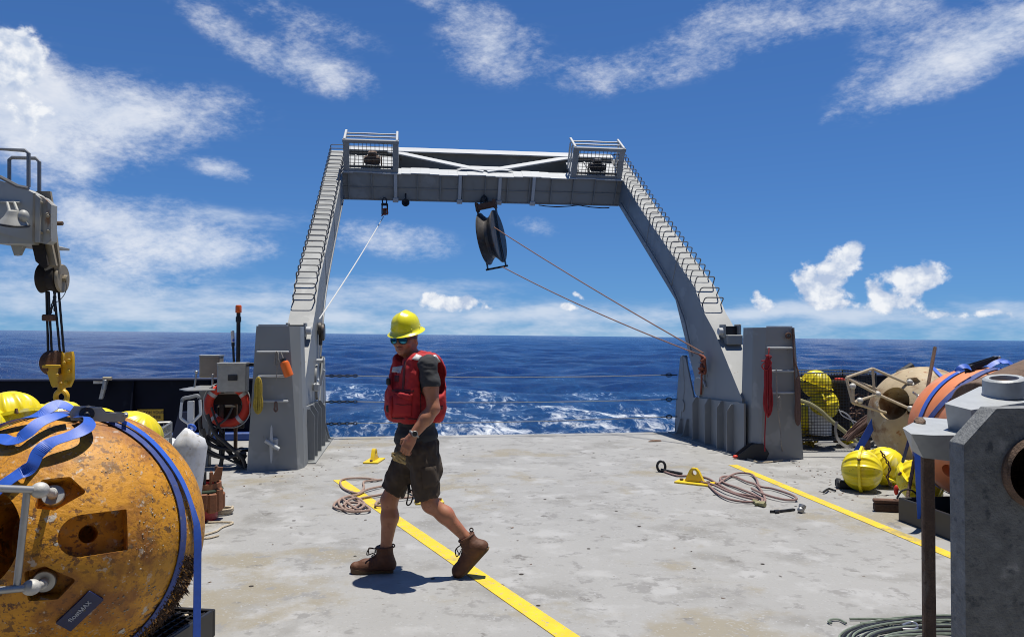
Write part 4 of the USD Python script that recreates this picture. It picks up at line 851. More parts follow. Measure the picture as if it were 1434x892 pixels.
Ll = [[(275, 220), (215, 212), (140, 214), (112, 226), (125, 255), (185, 276), (212, 254), (212, 228), (250, 222), (290, 218)],
      [(300, 246), (270, 250), (222, 262), (185, 282), (130, 293), (95, 313), (85, 334), (130, 346), (180, 332), (192, 312), (155, 290), (112, 304), (108, 325), (145, 353), (225, 351), (236, 341), (200, 321), (150, 316), (132, 334), (170, 350), (214, 331), (190, 302), (270, 285), (300, 278)],
      [(262, 322), (278, 308), (330, 300), (418, 292), (424, 280), (400, 262), (330, 270), (290, 300), (262, 325), (300, 332)], [(120, 298), (160, 330), (190, 345), (215, 320), (180, 296), (140, 310), (125, 330)]]
solo('rope_tangle', [tube(spline(zpts(l, 440, 600, 3.055, .013+.007*i), 8), .0125, 7) for i, l in enumerate(Ll)], 'rope_tan', 'tan rope lying tangled across the yellow line behind the walking person', 'rope')
# wrench, socket, bent bar
a, b = G(1087, 716, .014), G(1112, 713, .014); u = nrm(b-a); v = np.cross([0, 0, 1], u)
t = thing('wrench', 'long adjustable wrench lying on the deck', 'wrench', (a+b)/2)
part(t, 'handle', hull([p+v*w+[0, 0, z] for p, w in ((a, .012), (a, -.012), (b, .016), (b, -.016)) for z in (-.009, .009)]), 'dark_steel')
part(t, 'jaw', [prism([(-.04, -.03), (.0, -.035), (.04, -.012), (.04, .02), (.0, .03), (-.02, .012), (-.045, .03), (-.06, .02), (-.02, -.005)], a-u*.0, u, v, .024)], 'dark_steel')
c = G(1121, 718); solo('socket', [lathe([(0, 0), (.026, 0), (.028, .005), (.028, .05), (.034, .056), (.034, .08), (.02, .085), (.018, .03), (0, .03)], c+[0, 0, .0], (0.5, .3, 1), 18), ball(c+[0, 0, .03], (.03, .03, .028), 2)], 'stainless', 'small steel socket beside the wrench', 'socket')
pts = [G(1153, 689, .02), G(1157, 686, .035), G(1161, 684, .02), G(1170, 687, .015)]; solo('bent_bar', tube(pts, .012, 6), 'dark_steel', 'small bent black bar lying between the yellow line and the float pair', 'bar')
c = G(917, 618); solo('chain_scrap', hull(c+np.random.default_rng(1).normal(size=(14, 3))*[.05, .03, .014]+[0, 0, .012]), 'rust_brown', 'small dark scrap of metal near the foot of the right pedestal', 'scrap')

# wire coil in the foreground, lower right
t = thing('wire_coil', 'coil of greenish wire rope lying on deck at the lower right', 'wire coil', G(1270, 885))
rng = np.random.default_rng(12)
def arc_px(rx, ry, cx, cy, a0, a1, dz, n=40):
    th = np.linspace(a0, a1, n); return [G(cx+rx*math.cos(x), cy-ry*math.sin(x), dz) for x in th]
ws = []
for i in range(15):
    rx, ry = 150-5.2*i+rng.normal()*3, 32-1.7*i+rng.normal()*.9
    ws.append(tube(arc_px(rx, ry, 1322+rng.normal()*3, 893+rng.normal()*1.2, .2+rng.normal()*.1, 2*math.pi+.1, .008+.004*(i % 5)+.0015*i), .0062+.001*rng.random(), 6))
part(t, 'wire', ws[::2], 'wire_green'); part(t, 'dark_wire', ws[1::2], 'hose_black')
part(t, 'loose_turn', [tube(spline([G(x, y, .012) for x, y in l], 8), .0065, 6) for l in ([(1165, 872), (1160, 870), (1164, 867), (1175, 867), (1185, 872)], [(1190, 866), (1230, 866), (1280, 868), (1330, 872)], [(1205, 872), (1240, 873), (1260, 880), (1300, 884), (1340, 886)])], 'wire_green')
solo('thimble', tube(spline([G(x, y, .035) for x, y in ((1263, 875), (1275, 871), (1283, 873), (1285, 878), (1279, 881), (1264, 881))], 8), .0075, 8), 'steel', 'bright steel thimble lying on the wire coil', 'thimble')

# ------------------------------------------------------------------ yellow hard shell floats
def float_shell(s):
    nth, nph, R = 96, 20, .203; v = []; 
    for i in range(nph+1):
        ph = math.pi/2*i/nph
        for j in range(nth):
            th = 2*math.pi*j/nth; rib = max(0, math.cos(th*12))**2.2*.021*min(1, math.sin(ph)*1.5)*(1-.25*(i == nph)); r = R+rib
            v.append((r*math.sin(ph)*math.cos(th), r*math.sin(ph)*math.sin(th), s*(.012+R*math.cos(ph)*.98)))
    f = []
    for i in range(nph):
        for j in range(nth):
            a, b, c, d = i*nth+j, i*nth+(j+1) % nth, (i+1)*nth+(j+1) % nth, (i+1)*nth+j
            f += [[a, d, c], [a, c, b]] if s > 0 else [[a, c, d], [a, b, c]]
    m = trimesh.Trimesh(np.array(v), np.array(f), process=False); m.update_faces(m.area_faces > 1e-12); return m
flange = affinity.scale(sbox(-.245, -.245, .245, .245).buffer(.0), 1, 1).intersection(Point(0, 0).buffer(.262, 24))
FL = 'ribbed yellow plastic float'
def rotz(a): c, s = math.cos(a), math.sin(a); return np.array([[c, -s, 0], [s, c, 0], [0, 0, 1]])
def axisrot(axis, spin=0):
    x, y, d = frame(axis); return np.stack([x, y, d], 1) @ rotz(spin)
f0 = Node(fresh('/World', 'float_ball'), (0, 0, 0)); xf0 = UsdGeom.Xform.Define(stage, f0.path)
part(f0, 'shell', float_shell(1), 'float_yellow', smooth=50); part(f0, 'shell', float_shell(-1), 'float_yellow', smooth=50)
part(f0, 'flange', prism(flange, (0, 0, 0), (1, 0, 0), (0, 1, 0), .024), 'float_yellow')
for sx in (-1, 1):
    for sy in (-1, 1): part(f0, 'bolt', cyl((sx*.19, sy*.19, -.02), (sx*.19, sy*.19, .022), .012, k=6), 'rust')
first = [True]
def float_at(c, axis, spin, lab, group):
    M = axisrot(axis, spin); 
    if first[0]:
        first[0] = False; m = np.eye(4); m[:3, :3] = M.T; m[3, :3] = c; xf0.AddTransformOp().Set(Gf.Matrix4d(*m.ravel().tolist())); tag(xf0.GetPrim(), label=lab, category='float', group=group); return f0
    return dup(f0, c, M, lab, group, 'float')
GR = 'ribbed yellow floats'
c = AD(1207, 655, 8.52); c[2] = .222; float_at(c, HRT*.86-HFWD*.52+np.array([0, 0, .02]), .2, 'yellow float lying on the open deck, the nearer of the chained pair', GR)
c2 = AD(1240, 649, 8.78); c2[2] = .222; float_at(c2, HRT*.25-HFWD*.45+np.array([0, 0, .75]), .5, 'yellow float lying on the open deck, the farther of the chained pair', GR)
solo('rusty_chain', chain(spline([AD(x, y, 8.30) for x, y in ((1233, 631), (1240, 642), (1246, 655), (1243, 668), (1247, 678), (1252, 683))], 8), .055, .0075), 'rust', 'rusty chain draped over the yellow float pair on deck', 'chain')
solo('wooden_chock', [box(G(1186, 684)+[0, 0, .045], (.22, .10, .09), rotz(-.25), .02), box(G(1174, 682)+[0, 0, .05], (.06, .08, .10), rotz(.2), .02)], 'black_rubber', 'dark chock wedged under the yellow float on the open deck', 'chock')
D = lambda px, py, d: AD(px, py, d)
for (px, py, d, ax, sp, lab) in [(14, 586, 6.05, (-.3, .15, 1), .3, 'yellow float on top of the left wire basket, leftmost and next to the picture edge'), (84, 597, 6.35, (.2, -.3, 1), .6, 'yellow float behind the ratchet buckle on the amber buoy'),
        (186, 613, 6.2, (.5, -.1, .9), .1, 'yellow float at the right end of the row behind the amber buoy'), (-30, 606, 5.8, (.2, .2, 1), 0, 'yellow float partly out of the picture, in the left wire basket'), (132, 606, 6.5, (-.35, -.2, .9), .9, 'yellow float with a raised flange, between the two floats right of the buckle'),
        (50, 600, 6.6, (.4, -.3, .8), .4, 'yellow float with a slanting flange, between the leftmost float and the one behind the buckle')]:
    float_at(D(px, py, d), ax, sp, lab, GR)
for (px, py, d, ax, sp, lab) in [(1143, 538, 11.8, (.3, -.2, 1), .2, 'topmost yellow float in the wire cage behind the right pedestal'), (1154, 566, 11.7, (1, -.4, .3), .5, 'yellow float in the wire cage right under the topmost one'), (1125, 585, 12.0, (.2, -.8, .5), .8, 'yellow float in the wire cage beside the white bucket, low on the left'), (1195, 612, 12.0, (.2, -.4, .8), .8, 'yellow float low in the wire cage behind the grey strap bundle')]:
    float_at(D(px, py, d), ax, sp, lab, GR)

# ------------------------------------------------------------------ wire baskets
def basket(name, lo, hi, R, org, lab, step=.06, bar=.0035, mat_='galvanised_light', feet=.0):
    """local box lo..hi (corner at org, rotation R), four mesh sides and a floor."""
    t = thing(name, lab, 'wire basket', org); lo, hi = np.array(lo, float), np.array(hi, float); T = lambda p: np.asarray(org)+np.asarray(p) @ R.T
    def rod(a, b, r): return tube([T(a), T(b)], r, 4)
    for nm, ax, val in (('front_mesh', 1, lo[1]), ('back_mesh', 1, hi[1]), ('side_mesh', 0, lo[0]), ('side_mesh', 0, hi[0]), ('floor_mesh', 2, lo[2])):
        u, w = [k for k in range(3) if k != ax]; ms = []
        for q in np.arange(lo[u], hi[u]+.001, step):
            a = np.zeros(3); a[ax] = val; a[u] = q; b = a.copy(); a[w] = lo[w]; b[w] = hi[w]; ms.append(rod(a, b, bar))
        for q in np.arange(lo[w], hi[w]+.001, step):
            a = np.zeros(3); a[ax] = val; a[w] = q; b = a.copy(); a[u] = lo[u]; b[u] = hi[u]; ms.append(rod(a, b, bar))
        part(t, nm, ms, mat_, kind='stuff')
    rim = [(lo[0], lo[1]), (hi[0], lo[1]), (hi[0], hi[1]), (lo[0], hi[1])]
    for z, nm in ((hi[2], 'top_rim'), (lo[2], 'bottom_rim')): part(t, nm, [rod((*rim[i], z), (*rim[(i+1) % 4], z), .010) for i in range(4)], mat_)
    for (x, y) in rim:
        part(t, 'corner_post', rod((x, y, lo[2]), (x, y, hi[2]), .011), mat_)
        if feet: part(t, 'foot', box(T((x*.88+.04, y*.9+.04, lo[2]/2)), (.09, .09, lo[2]), R, .01), 'rust_brown')
    return t
Rc = rotz(-YAW*.3)
o = G(1106, 634); o = np.array([5.42, 10.75, 0])
basket('wire_cage', (0, 0, .16), (1.45, .95, 1.14), Rc, o, 'tall rusty wire cage of floats between the right pedestal and the beige buoy', .045, .0042, 'dark_steel', feet=.16)
o2 = D(-60, 640, 6.1); o2[2] = 0; basket('wire_basket', (0, 0, .1), (.75, .7, 1.02), rotz(-.3), o2, 'wire basket of yellow floats behind the left edge of the amber buoy', .045, .003, 'stainless', feet=.1)
o3 = D(158, 640, 6.25); o3[2] = 0; basket('wire_basket', (0, 0, .1), (.36, .45, .93), rotz(.12), o3, 'wire basket just left of the white fender, under the right float', .05, .0035, 'stainless', feet=.1)
o4 = D(52, 640, 6.2); o4[2] = 0; basket('wire_basket', (0, 0, .1), (.50, .6, .84), rotz(-.25), o4, 'wire basket hidden behind the middle of the amber buoy', .06, .0035, 'stainless', feet=.1)
c = D(1149, 600, 11.75); c[2] = .2; t = thing('white_bucket', 'white plastic bucket standing inside the wire cage', 'bucket', c)
part(t, 'body', lathe([(0, 0), (.155, 0), (.16, .01), (.175, .50), (.182, .505), (.182, .53), (.17, .53), (.155, .02), (0, .02)], c, k=28), 'white_plastic'); part(t, 'rim', torus(c+[0, 0, .46], .18, .008), 'white_plastic')
c = D(1176, 570, 11.9); c[2] = .45; t = thing('red_cap_drum', 'dark drum with a red cap inside the wire cage', 'drum', c)
part(t, 'body', lathe([(0, -.27), (.13, -.27), (.14, -.25), (.14, .50), (.10, .56), (0, .57)], c, k=20), 'bare_dark'); part(t, 'cap', lathe([(0, .6), (.07, .59), (.08, .57), (.08, .52), (0, .52)], c, k=16), 'ring_red')
for i, (px, py, m_, nm, lab) in enumerate(((1206, 575, 'rope_brown', 'rope_coil', 'heap of brown rope inside the wire cage, right of the red capped drum'), (1136, 612, 'rope_yellow', 'rope_coil', 'heap of yellowish rope low inside the wire cage beside the white bucket'), (1222, 610, 'rope_grey', 'rope_coil', 'heap of grey rope low inside the wire cage at its right end'))):
    c = D(px, py, 11.9); rg = np.random.default_rng(30+i); pts = [c+np.array([rg.normal()*.16, rg.normal()*.10, rg.normal()*.11]) for _ in range(40)]
    solo(nm, tube(spline(pts, 6), .014, 5), m_, lab, 'rope')
solo('olive_hose', tube(spline([D(x, y, 10.9) for x, y in ((1118, 560), (1135, 566), (1150, 576), (1165, 590), (1185, 606), (1200, 620), (1206, 628))], 8), .028, 8), 'olive', 'flat olive hose running down across the front of the wire cage', 'hose')
solo('grey_strap', ribbon(spline([D(x, y, 10.8) for x, y in ((1172, 590), (1170, 602), (1174, 616), (1186, 625), (1198, 622), (1206, 628))], 8), [[.3, -1, .3]]*41, .05), 'rope_grey', 'pale webbing loop hanging below the olive hose', 'strap')
a, b = D(1188, 612, 10.6), D(1226, 580, 10.5); rng = np.random.default_rng(4); u = nrm(b-a)
bb_ = []
for i in range(16):
    o = np.array([rng.normal()*.035, rng.normal()*.03, rng.normal()*.035]); bb_.append(tube(spline([a+o, (a+b)/2+o*1.5+rng.normal(size=3)*.012, b+o*.7], 6), .013, 5))
solo('rope_bundle', bb_, 'rope_brown', 'bundle of grey brown rope propped against the beige buoy frame', 'rope')
solo('mooring_bundle_rope', [tube(spline([D(1178+rng.normal()*5, 572+rng.normal()*3, 10.7), D(1186+rng.normal()*4, 582, 10.7), D(1194+rng.normal()*4, 591+rng.normal()*3, 10.7)], 6), .008, 5) for i in range(3)], 'rope_white', 'short white cords lying above the rope bundle', 'rope')

# ------------------------------------------------------------------ mooring buoys
def sphere_hit(c, r, px, py):
    d = nrm(ray(px, py)); o = EYE-c; b = o @ d; disc = b*b-(o @ o-r*r)
    if disc < 0: q = o-b*d; return c+nrm(q)*r
    return EYE+d*(-b-math.sqrt(disc))
def sphere_dent(m, amp, seed, sc=6):
    v = np.asarray(m.vertices); n = m.vertex_normals; m.vertices = v+n*(amp*(meshkit.fbm(v*sc, 4, seed)-.5))[:, None]; return m
def buoy_body(c, r, cuts, squash=None):
    s = trimesh.creation.icosphere(6, r); v = np.asarray(s.vertices)
    if squash is not None: ax, k = squash; v = v-np.outer(v @ ax, ax)*(1-k)
    b = man(trimesh.Trimesh(v+c, s.faces))
    for q in cuts: b = b-(q if isinstance(q, manifold3d.Manifold) else man(q))
    return tomesh(b)
def circle_strap(c, r, axis, off, a0, a1, w, t, ref, n=60, lift=.006):
    """strap along the circle where the plane axis.x = off cuts the sphere."""
    ax = nrm(axis); e = nrm(np.asarray(ref)-ax*(np.asarray(ref) @ ax)); g = np.cross(ax, e); th = np.linspace(a0, a1, n); rr = math.sqrt((r+lift)**2-off**2)
    p = c+ax*off+rr*(np.cos(th)[:, None]*e+np.sin(th)[:, None]*g); return ribbon(p, p-c, w, t), p
# --- amber buoy, left foreground
CB, RB = AD(99, 750, 3.95), .634
S = lambda px, py: sphere_hit(CB, RB, px, py)
def local_frame(p, c): n = nrm(p-c); u = nrm(np.cross([0, 0, 1.0], n)); return u, np.cross(n, u), n      # right, up, outward
t = thing('mooring_buoy', 'big amber mooring buoy crusted with barnacles and strapped in blue, left foreground', 'buoy', (CB[0], CB[1], .12))
hp = S(-46, 756); un, vn, nn = local_frame(hp, CB)
cuts = [cyl(CB+nn*.15, CB+nn*(RB+.2), .20, .235, k=48)]
sp = S(130, 747); u1, v1, n1 = local_frame(sp, CB)
slot = sbox(-.045, -.09, .14, .085).buffer(.004, 3).union(affinity.scale(Point(-.045, -.002).buffer(.0895, 20), 1.0, 1.0))
cuts += [prism(slot, sp, u1, v1, .24), cyl(sp-n1*.26, sp-n1*.05, .040, k=24)]
for (px, py, k) in ((78, 690, 1), (62, 818, -1)):
    q = S(px, py); a1, a2, a3 = local_frame(q, CB); tri = Polygon([(-.062, -.05*k), (.0, -.064*k), (.10, .0*k), (.045, .06*k), (-.05, .055*k)]).buffer(.014, 5)
    cuts.append(prism(tri, q-a3*.005, a1, a2, .15))
body = buoy_body(CB, RB, cuts, (nrm(HRT*.95-HFWD*.1), 1.0))
part(t, 'body', body, 'buoy_amber', smooth=25)
# frame of tubes with insulated ball ends, standing off the opening
bolts = []
for (px, py) in ((72, 688), (58, 820), (-140, 690), (-150, 830)):
    q = S(px, py); n_ = nrm(q-CB); seat = q-n_*.075
    bolts.append((px, seat, n_))
    if px > 0:
        part(t, 'bolt_plate', cyl(seat, seat+n_*.035, .048, k=24), 'stainless'); part(t, 'bolt_stem', cyl(seat+n_*.03, seat+n_*.07, .022), 'zinc')
e = [AD(56, 686, 3.27), AD(44, 822, 3.27)]
for i, q in enumerate(e):
    part(t, 'insulator', ball(q, (.036, .036, .033), 3), 'zinc'); part(t, 'link', cyl(q, bolts[i][1]+bolts[i][2]*.06, .016), 'zinc')
tip = [AD(-70, 681, 3.0), AD(-95, 835, 3.0)]
apex = AD(-330, 760, 2.75)
fr = part(t, 'frame', [cyl(e[0], tip[0], .0155, k=14), cyl(e[1], tip[1], .0155, k=14), cyl(AD(38, 687, 3.24), AD(23, 825, 3.235), .0145, k=14), cyl(tip[0], apex, .0195), cyl(tip[1], apex, .0195)], 'stainless')
# name plate
lp = S(112, 854); a1, a2, a3 = local_frame(lp, CB); ang = math.radians(47); e1 = a1*math.cos(ang)+a2*math.sin(ang); e2 = np.cross(a3, e1)
pl = part(t, 'name_plate', prism(sbox(-.088, -.036, .088, .036).buffer(.004), lp+a3*.004, e1, e2, .012), 'plate_blue')
tm = meshkit.text_mesh('floatMAX', .019, .003, bold=True); v = np.asarray(tm.vertices); w = v[:, 0].max()
part(pl, 'lettering', trimesh.Trimesh(lp+a3*.0098+np.outer(v[:, 0]-w/2, e1)+np.outer(v[:, 1]-.006, e2)+np.outer(v[:, 2], a3), tm.faces), 'print_white', smooth=False)
# barnacles and growth, real lumps on the hull
rng = np.random.default_rng(21); bn = []; ico = trimesh.creation.icosphere(0, 1.0)
for _ in range(1500):
    px, py = rng.uniform(-40, 268), rng.uniform(600, 892); q = S(px, py)
    if np.dot(nrm(q-CB), nrm(EYE-q)) < .08 or np.linalg.norm(q-sp) < .2 or np.linalg.norm(q-hp) < .26: continue
    if any(np.linalg.norm(q-b_[1]) < .2 for b_ in bolts): continue
    if meshkit.noise(q*5.0, 3) < .25+.3*rng.random(): continue
    n_ = nrm(q-CB); r_ = .002+.0045*rng.random()**2.5; bn.append(trimesh.Trimesh(np.asarray(ico.vertices)*r_*[1, 1, .8]+q, ico.faces))
part(t, 'barnacles', bn, 'barnacle', kind='stuff')
gr = []
for _ in range(520):
    th = rng.uniform(-.2, 1.9); pxy = (272-rng.random()*26*1.0, 0); py = rng.uniform(775, 891); f_ = math.sqrt(max(0, 1-((py-750)/172)**2)); px = 98+178*f_-rng.uniform(-2, 22)
    q = S(px, py); n_ = nrm(q-CB); L_ = .012+.03*rng.random()**2; d_ = nrm(n_+np.array([0, 0, -.6])+rng.normal(size=3)*.3); s_ = nrm(np.cross(d_, rng.normal(size=3)))*(.004+.004*rng.random())
    gr.append(hull([q-s_, q+s_, q+n_*.004+np.cross(s_, d_), q+d_*L_]))
part(t, 'growth', gr, 'growth', kind='stuff')
# straps: a tight worn band and a newer strap over it
cam_dir = nrm(EYE-CB)
# plane through three seen points of the strap
def plane_of(c, r, pts):
    P = np.array([sphere_hit(c, r, *q) for q in pts]); n = np.linalg.svd(P-P.mean(0))[2][2]; off = (P.mean(0)-c) @ n
    if n @ HRT < 0: n, off = -n, -off
    return n, off
n_s, off_s = plane_of(CB, RB, ((180, 606), (226, 652), (255, 735), (240, 815), (205, 872)))
band, _ = circle_strap(CB, RB*1.004, n_s, off_s, -math.pi, math.pi*.985, .045, .004, (0, 0, 1))
solo('lashing_strap', band, 'strap_blue_worn', 'faded blue strap wrapped tight round the amber buoy', 'strap')
p1 = [S(x, y)+nrm(S(x, y)-CB)*(.02) for x, y in ((156, 590), (178, 599), (205, 618), (230, 645), (250, 676), (262, 706), (270, 735))]
P1 = spline(p1, 8); nn1 = P1-CB; g0 = P1[-1]; down_pts = [g0+HRT*.006*min(k, 1)+np.array([0, 0, -.09*k]) for k in (1, 2, 4, 6, 8)]
P2 = np.vstack([P1[:-1], spline([g0]+down_pts, 8)]); N2 = np.vstack([nn1[:-1], np.repeat(nrm(HRT*.75-HFWD*.65)[None], len(P2)-len(P1)+1, 0)])
for i in range(len(P1)-9, len(P1)+6):
    k = np.clip((i-(len(P1)-9))/14, 0, 1); N2[i] = nrm(nn1[min(i, len(P1)-1)])*(1-k)+nrm(HRT*.75-HFWD*.65)*k
solo('ratchet_strap', ribbon(P2, N2, .040, .003), 'strap_blue', 'bright blue ratchet strap over the amber buoy, hanging straight down past its right side', 'strap')
# ratchet buckle on top
rb = S(135, 592)+np.array([0, 0, .035]); ra = S(112, 588)+np.array([0, 0, .03]); rc = S(176, 599)+np.array([0, 0, .065])
t2 = thing('ratchet_buckle', 'steel ratchet buckle on top of the amber buoy', 'ratchet buckle', rb)
u = nrm(rc-ra); sd = nrm(np.cross(u, [0, 0, 1])); up_ = np.cross(sd, u); Rr_ = np.stack([u, sd, up_], 1); Lr = np.linalg.norm(rc-ra)
for k in (-1, 1):
    part(t2, 'side_plate', prism(Polygon([(-.035, -.03), (Lr*.95, -.034), (Lr*1.0, -.02), (Lr*1.0, .008), (Lr*.55, .012), (.09, .034), (-.03, .036), (-.045, .01)]), ra+sd*k*.032, u, up_, .004), 'stainless')
    part(t2, 'ratchet_wheel', cyl(ra+u*.03+sd*k*.036+up_*.005, ra+u*.03+sd*k*.042+up_*.005, .034, k=14), 'dark_steel')
part(t2, 'spindle', cyl(ra+u*.03-sd*.05, ra+u*.03+sd*.05, .014, k=12), 'dark_steel'); part(t2, 'handle_bar', [cyl(rc-sd*.05, rc+sd*.05, .011, k=10), box(ra+u*Lr*.72, (.03, .066, .012), Rr_, .003)], 'stainless'); part(t2, 'wound_webbing', cyl(ra+u*.03-sd*.026, ra+u*.03+sd*.026, .028, k=20), 'strap_blue')
# loose webbing curling over the buoy
def loose(px, lifts, nh, w=.058, lab='', nm='loose_strap'):
    P = spline([S(x, y)+nrm(S(x, y)-CB)*l for (x, y), l in zip(px, lifts)], 10); N = spline(nh, 10)
    solo(nm, ribbon(P, N, w, .003), 'strap_blue', lab, 'strap')
Z_ = np.array([0, 0, 1.0]); Cc = nrm(EYE-CB)
loose([(112, 588), (98, 585), (82, 584), (62, 591), (35, 596), (8, 602), (-25, 616)], [.03, .05, .065, .05, .04, .03, .02], [Z_, Z_+Cc*.3, Z_*.6+Cc*.7, Z_*.7+Cc*.5, Z_, Z_, Z_], lab='farthest loop of loose blue webbing, running left from the buckle on the amber buoy')
loose([(110, 591), (121, 601), (122, 611), (112, 619), (96, 625), (74, 632), (57, 644), (47, 659), (30, 668), (10, 682), (-14, 704)], [.03, .06, .07, .07, .065, .06, .05, .035, .03, .03, .03],
      [Z_, HRT*.6+Z_*.2+Cc*.6, HRT*.3+Cc*.9+Z_*.2, Z_*.4+Cc*.8, Z_*.7+Cc*.6, Z_*.6+Cc*.7, Z_*.3+Cc*.6+HRT*.6, HRT*.7+Cc*.6, Z_*.6+Cc*.6, Z_*.7+Cc*.6, Z_*.6+Cc*.7], lab='curling blue webbing end that loops back below the buckle across the amber buoy')
loose([(96, 594), (80, 597), (60, 606), (43, 617), (22, 624), (4, 619), (-20, 610)], [.05, .055, .06, .05, .03, .03, .02], [Z_, Z_*.8+Cc*.5, Z_*.6+Cc*.7, Z_*.5+Cc*.8, Z_*.7+Cc*.6, Z_*.4+Cc*.8, Z_], lab='middle twist of loose blue webbing across the top of the amber buoy')
# black plastic pallet under it
t = thing('plastic_pallet', 'black plastic grid pallet under the amber buoy', 'pallet', (CB[0]+.1, CB[1], 0))
q1, q2 = G(302, 852, .15), G(296, 892, .15); e1 = nrm(HRT-HFWD*.16); e2 = np.array([-e1[1], e1[0], 0]); Rp = np.stack([e1, e2, [0, 0, 1.0]], 1)
o = q1+np.array([0, 0, -.15]); LX, LY = 1.15, 1.0
def pb(u, v, z, su, sv, sz): return box(o-e1*u-e2*v+[0, 0, z], (su, sv, sz), Rp, .004)
part(t, 'rim', [pb(LX/2, .012, .075, LX, .024, .15), pb(LX/2, LY-.012, .075, LX, .024, .15), pb(.012, LY/2, .075, .024, LY-.05, .15), pb(LX-.012, LY/2, .075, .024, LY-.05, .15)], 'black_plastic')
part(t, 'grid', [pb(LX/2, .05+.05*i, .120, LX-.05, .008, .04) for i in range(19)]+[pb(.05+.05*i, LY/2, .119, .008, LY-.05, .04) for i in range(22)], 'black_plastic', kind='stuff')
part(t, 'floor', pb(LX/2, LY/2, .02, LX-.06, LY-.06, .02), 'black_plastic')
part(t, 'cradle', [pb(LX*.55, LY*.3, .16, .8, .10, .06), pb(LX*.55, LY*.75, .16, .8, .10, .06)], 'black_plastic')
for i, (px, py) in enumerate(((248, 860), (262, 862))): solo('leaf_scrap', hull(G(px, py, .145)+np.random.default_rng(i).normal(size=(9, 3))*[.014, .010, .004]+[0, 0, .004]), 'rope_cream', ('pale scrap lying on the pallet, left of the other', 'pale scrap lying on the pallet beside the hanging blue strap')[i], 'scrap')

# --- beige buoy, right background
CG, RG = AD(1294, 582, 9.5), .635
CG[2] = .68
S2 = lambda px, py: sphere_hit(CG, RG, px, py)
t = thing('mooring_buoy', 'beige weathered mooring buoy with a round opening and tube frame, right background', 'buoy', (CG[0], CG[1], 0))
h2 = S2(1252, 562); n2 = nrm(h2-CG+HRT*-.05)
cuts = [cyl(CG+n2*.12, CG+n2*(RG+.2), .17, .215, k=40)]
for (px, py) in ((1277, 534), (1279, 573)):
    q = S2(px, py); a1, a2, a3 = local_frame(q, CG); cuts.append(prism(Polygon([(-.055, -.05), (.03, -.055), (.08, .01), (.03, .06), (-.05, .045)]).buffer(.012), q, a1, a2, .14))
part(t, 'body', buoy_body(CG, RG, cuts), 'buoy_beige', smooth=25)
for (px, py) in ((1274, 535), (1275, 572)): q = S2(px, py); n_ = nrm(q-CG); part(t, 'bolt', [cyl(q-n_*.07, q-n_*.03, .04), ball(q, .035, 2)], 'zinc')
dF = 9.2; A_, B_, C_, D_ = D(1185, 529, 9.15), D(1222, 516, 9.25), D(1229, 552, 9.2), D(1194, 564, 9.1); J1, J2 = D(1194, 541, 9.12), D(1204, 561, 9.12)
E_, F_, G_ = S2(1271, 537), S2(1271, 571), S2(1241, 578)
part(t, 'frame', [cyl(a, b, .0165, k=10) for a, b in ((A_, B_), (B_, E_), (A_, C_), (C_, F_), (B_, D(1224.5, 552, 9.22)), (A_, D_), (D_, G_), (D_, C_), (A_, D(1228, 545, 9.3)))]+[cyl(J1, D_, .022, k=10)], 'rope_cream', 'weathered beige tube frame standing off the opening')
for q in (J1, J2, C_): part(t, 'insulator', ball(q, .038, 2), 'zinc')
P = spline([S2(x, y)+nrm(S2(x, y)-CG)*.01 for x, y in ((1306, 515), (1312, 522), (1321, 531), (1335, 548))], 8); solo('lashing_strap', ribbon(P, P-CG, .05, .004), 'strap_blue', 'blue strap over the top of the beige buoy', 'strap')
P = spline([D(x, y, 9.5) for x, y in ((1230, 580), (1222, 594), (1212, 612), (1204, 626), (1196, 640))], 6); solo('lashing_strap', ribbon(P, [nrm(-HFWD+[0, 0, .3])]*len(P), .085, .004), 'strap_blue', 'wide blue strap slanting to the deck left of the beige buoy', 'strap')
solo('shackle_heap', chain(spline([D(x, y, 8.9) for x, y in ((1278, 549), (1284, 553), (1290, 560), (1287, 567), (1293, 571))], 6), .075, .014), 'steel', 'bright steel shackles hanging between the beige and orange buoys', 'shackles')
solo('dark_pipe', cyl(D(1258, 524, 10.6), D(1278, 512, 10.6), .05), 'black_rubber', 'short dark pipe lying behind the top of the beige buoy', 'pipe')
t = thing('buoy_cradle', 'dark low cradle under the beige buoy', 'cradle', (CG[0], CG[1], 0))
part(t, 'beam', [box((CG[0]-.0, CG[1]-.3, .06), (1.0, .12, .12), rotz(-.15), .01), box((CG[0], CG[1]+.3, .06), (1.0, .12, .12), rotz(-.15), .01)], 'black_plastic')

# --- orange buoy, right
CO, RO = AD(1376, 608, 7.25), .625
S3 = lambda px, py: sphere_hit(CO, RO, px, py)
t = thing('mooring_buoy', 'orange mooring buoy strapped in blue, behind the galvanised deck fitting', 'buoy', (CO[0], CO[1], .15))
cuts = [cyl(S3(1330, 660)-nrm(S3(1330, 660)-CO)*.1, S3(1330, 660)+nrm(S3(1330, 660)-CO)*.1, .07, k=24)]
part(t, 'body', buoy_body(CO, RO, cuts), 'buoy_orange', smooth=25)
for pts, m_, lab in ((((1294, 574), (1302, 558), (1313, 545), (1330, 530), (1351, 519)), 'strap_blue', 'left of the two blue straps over the orange buoy'), (((1326, 559), (1334, 551), (1345, 543), (1370, 525), (1396, 517)), 'strap_blue_worn', 'right, more faded of the two blue straps over the orange buoy')):
    n_, of_ = plane_of(CO, RO, pts); bnd, _ = circle_strap(CO, RO*1.006, n_, of_, -math.pi, math.pi*.985, .052, .004, (0, 0, 1)); solo('lashing_strap', bnd, m_, lab, 'strap')
top = S3(1372, 516)+np.array([0, 0, .035]); t2 = thing('ratchet_buckle', 'dark ratchet buckle on top of the orange buoy', 'ratchet buckle', top)
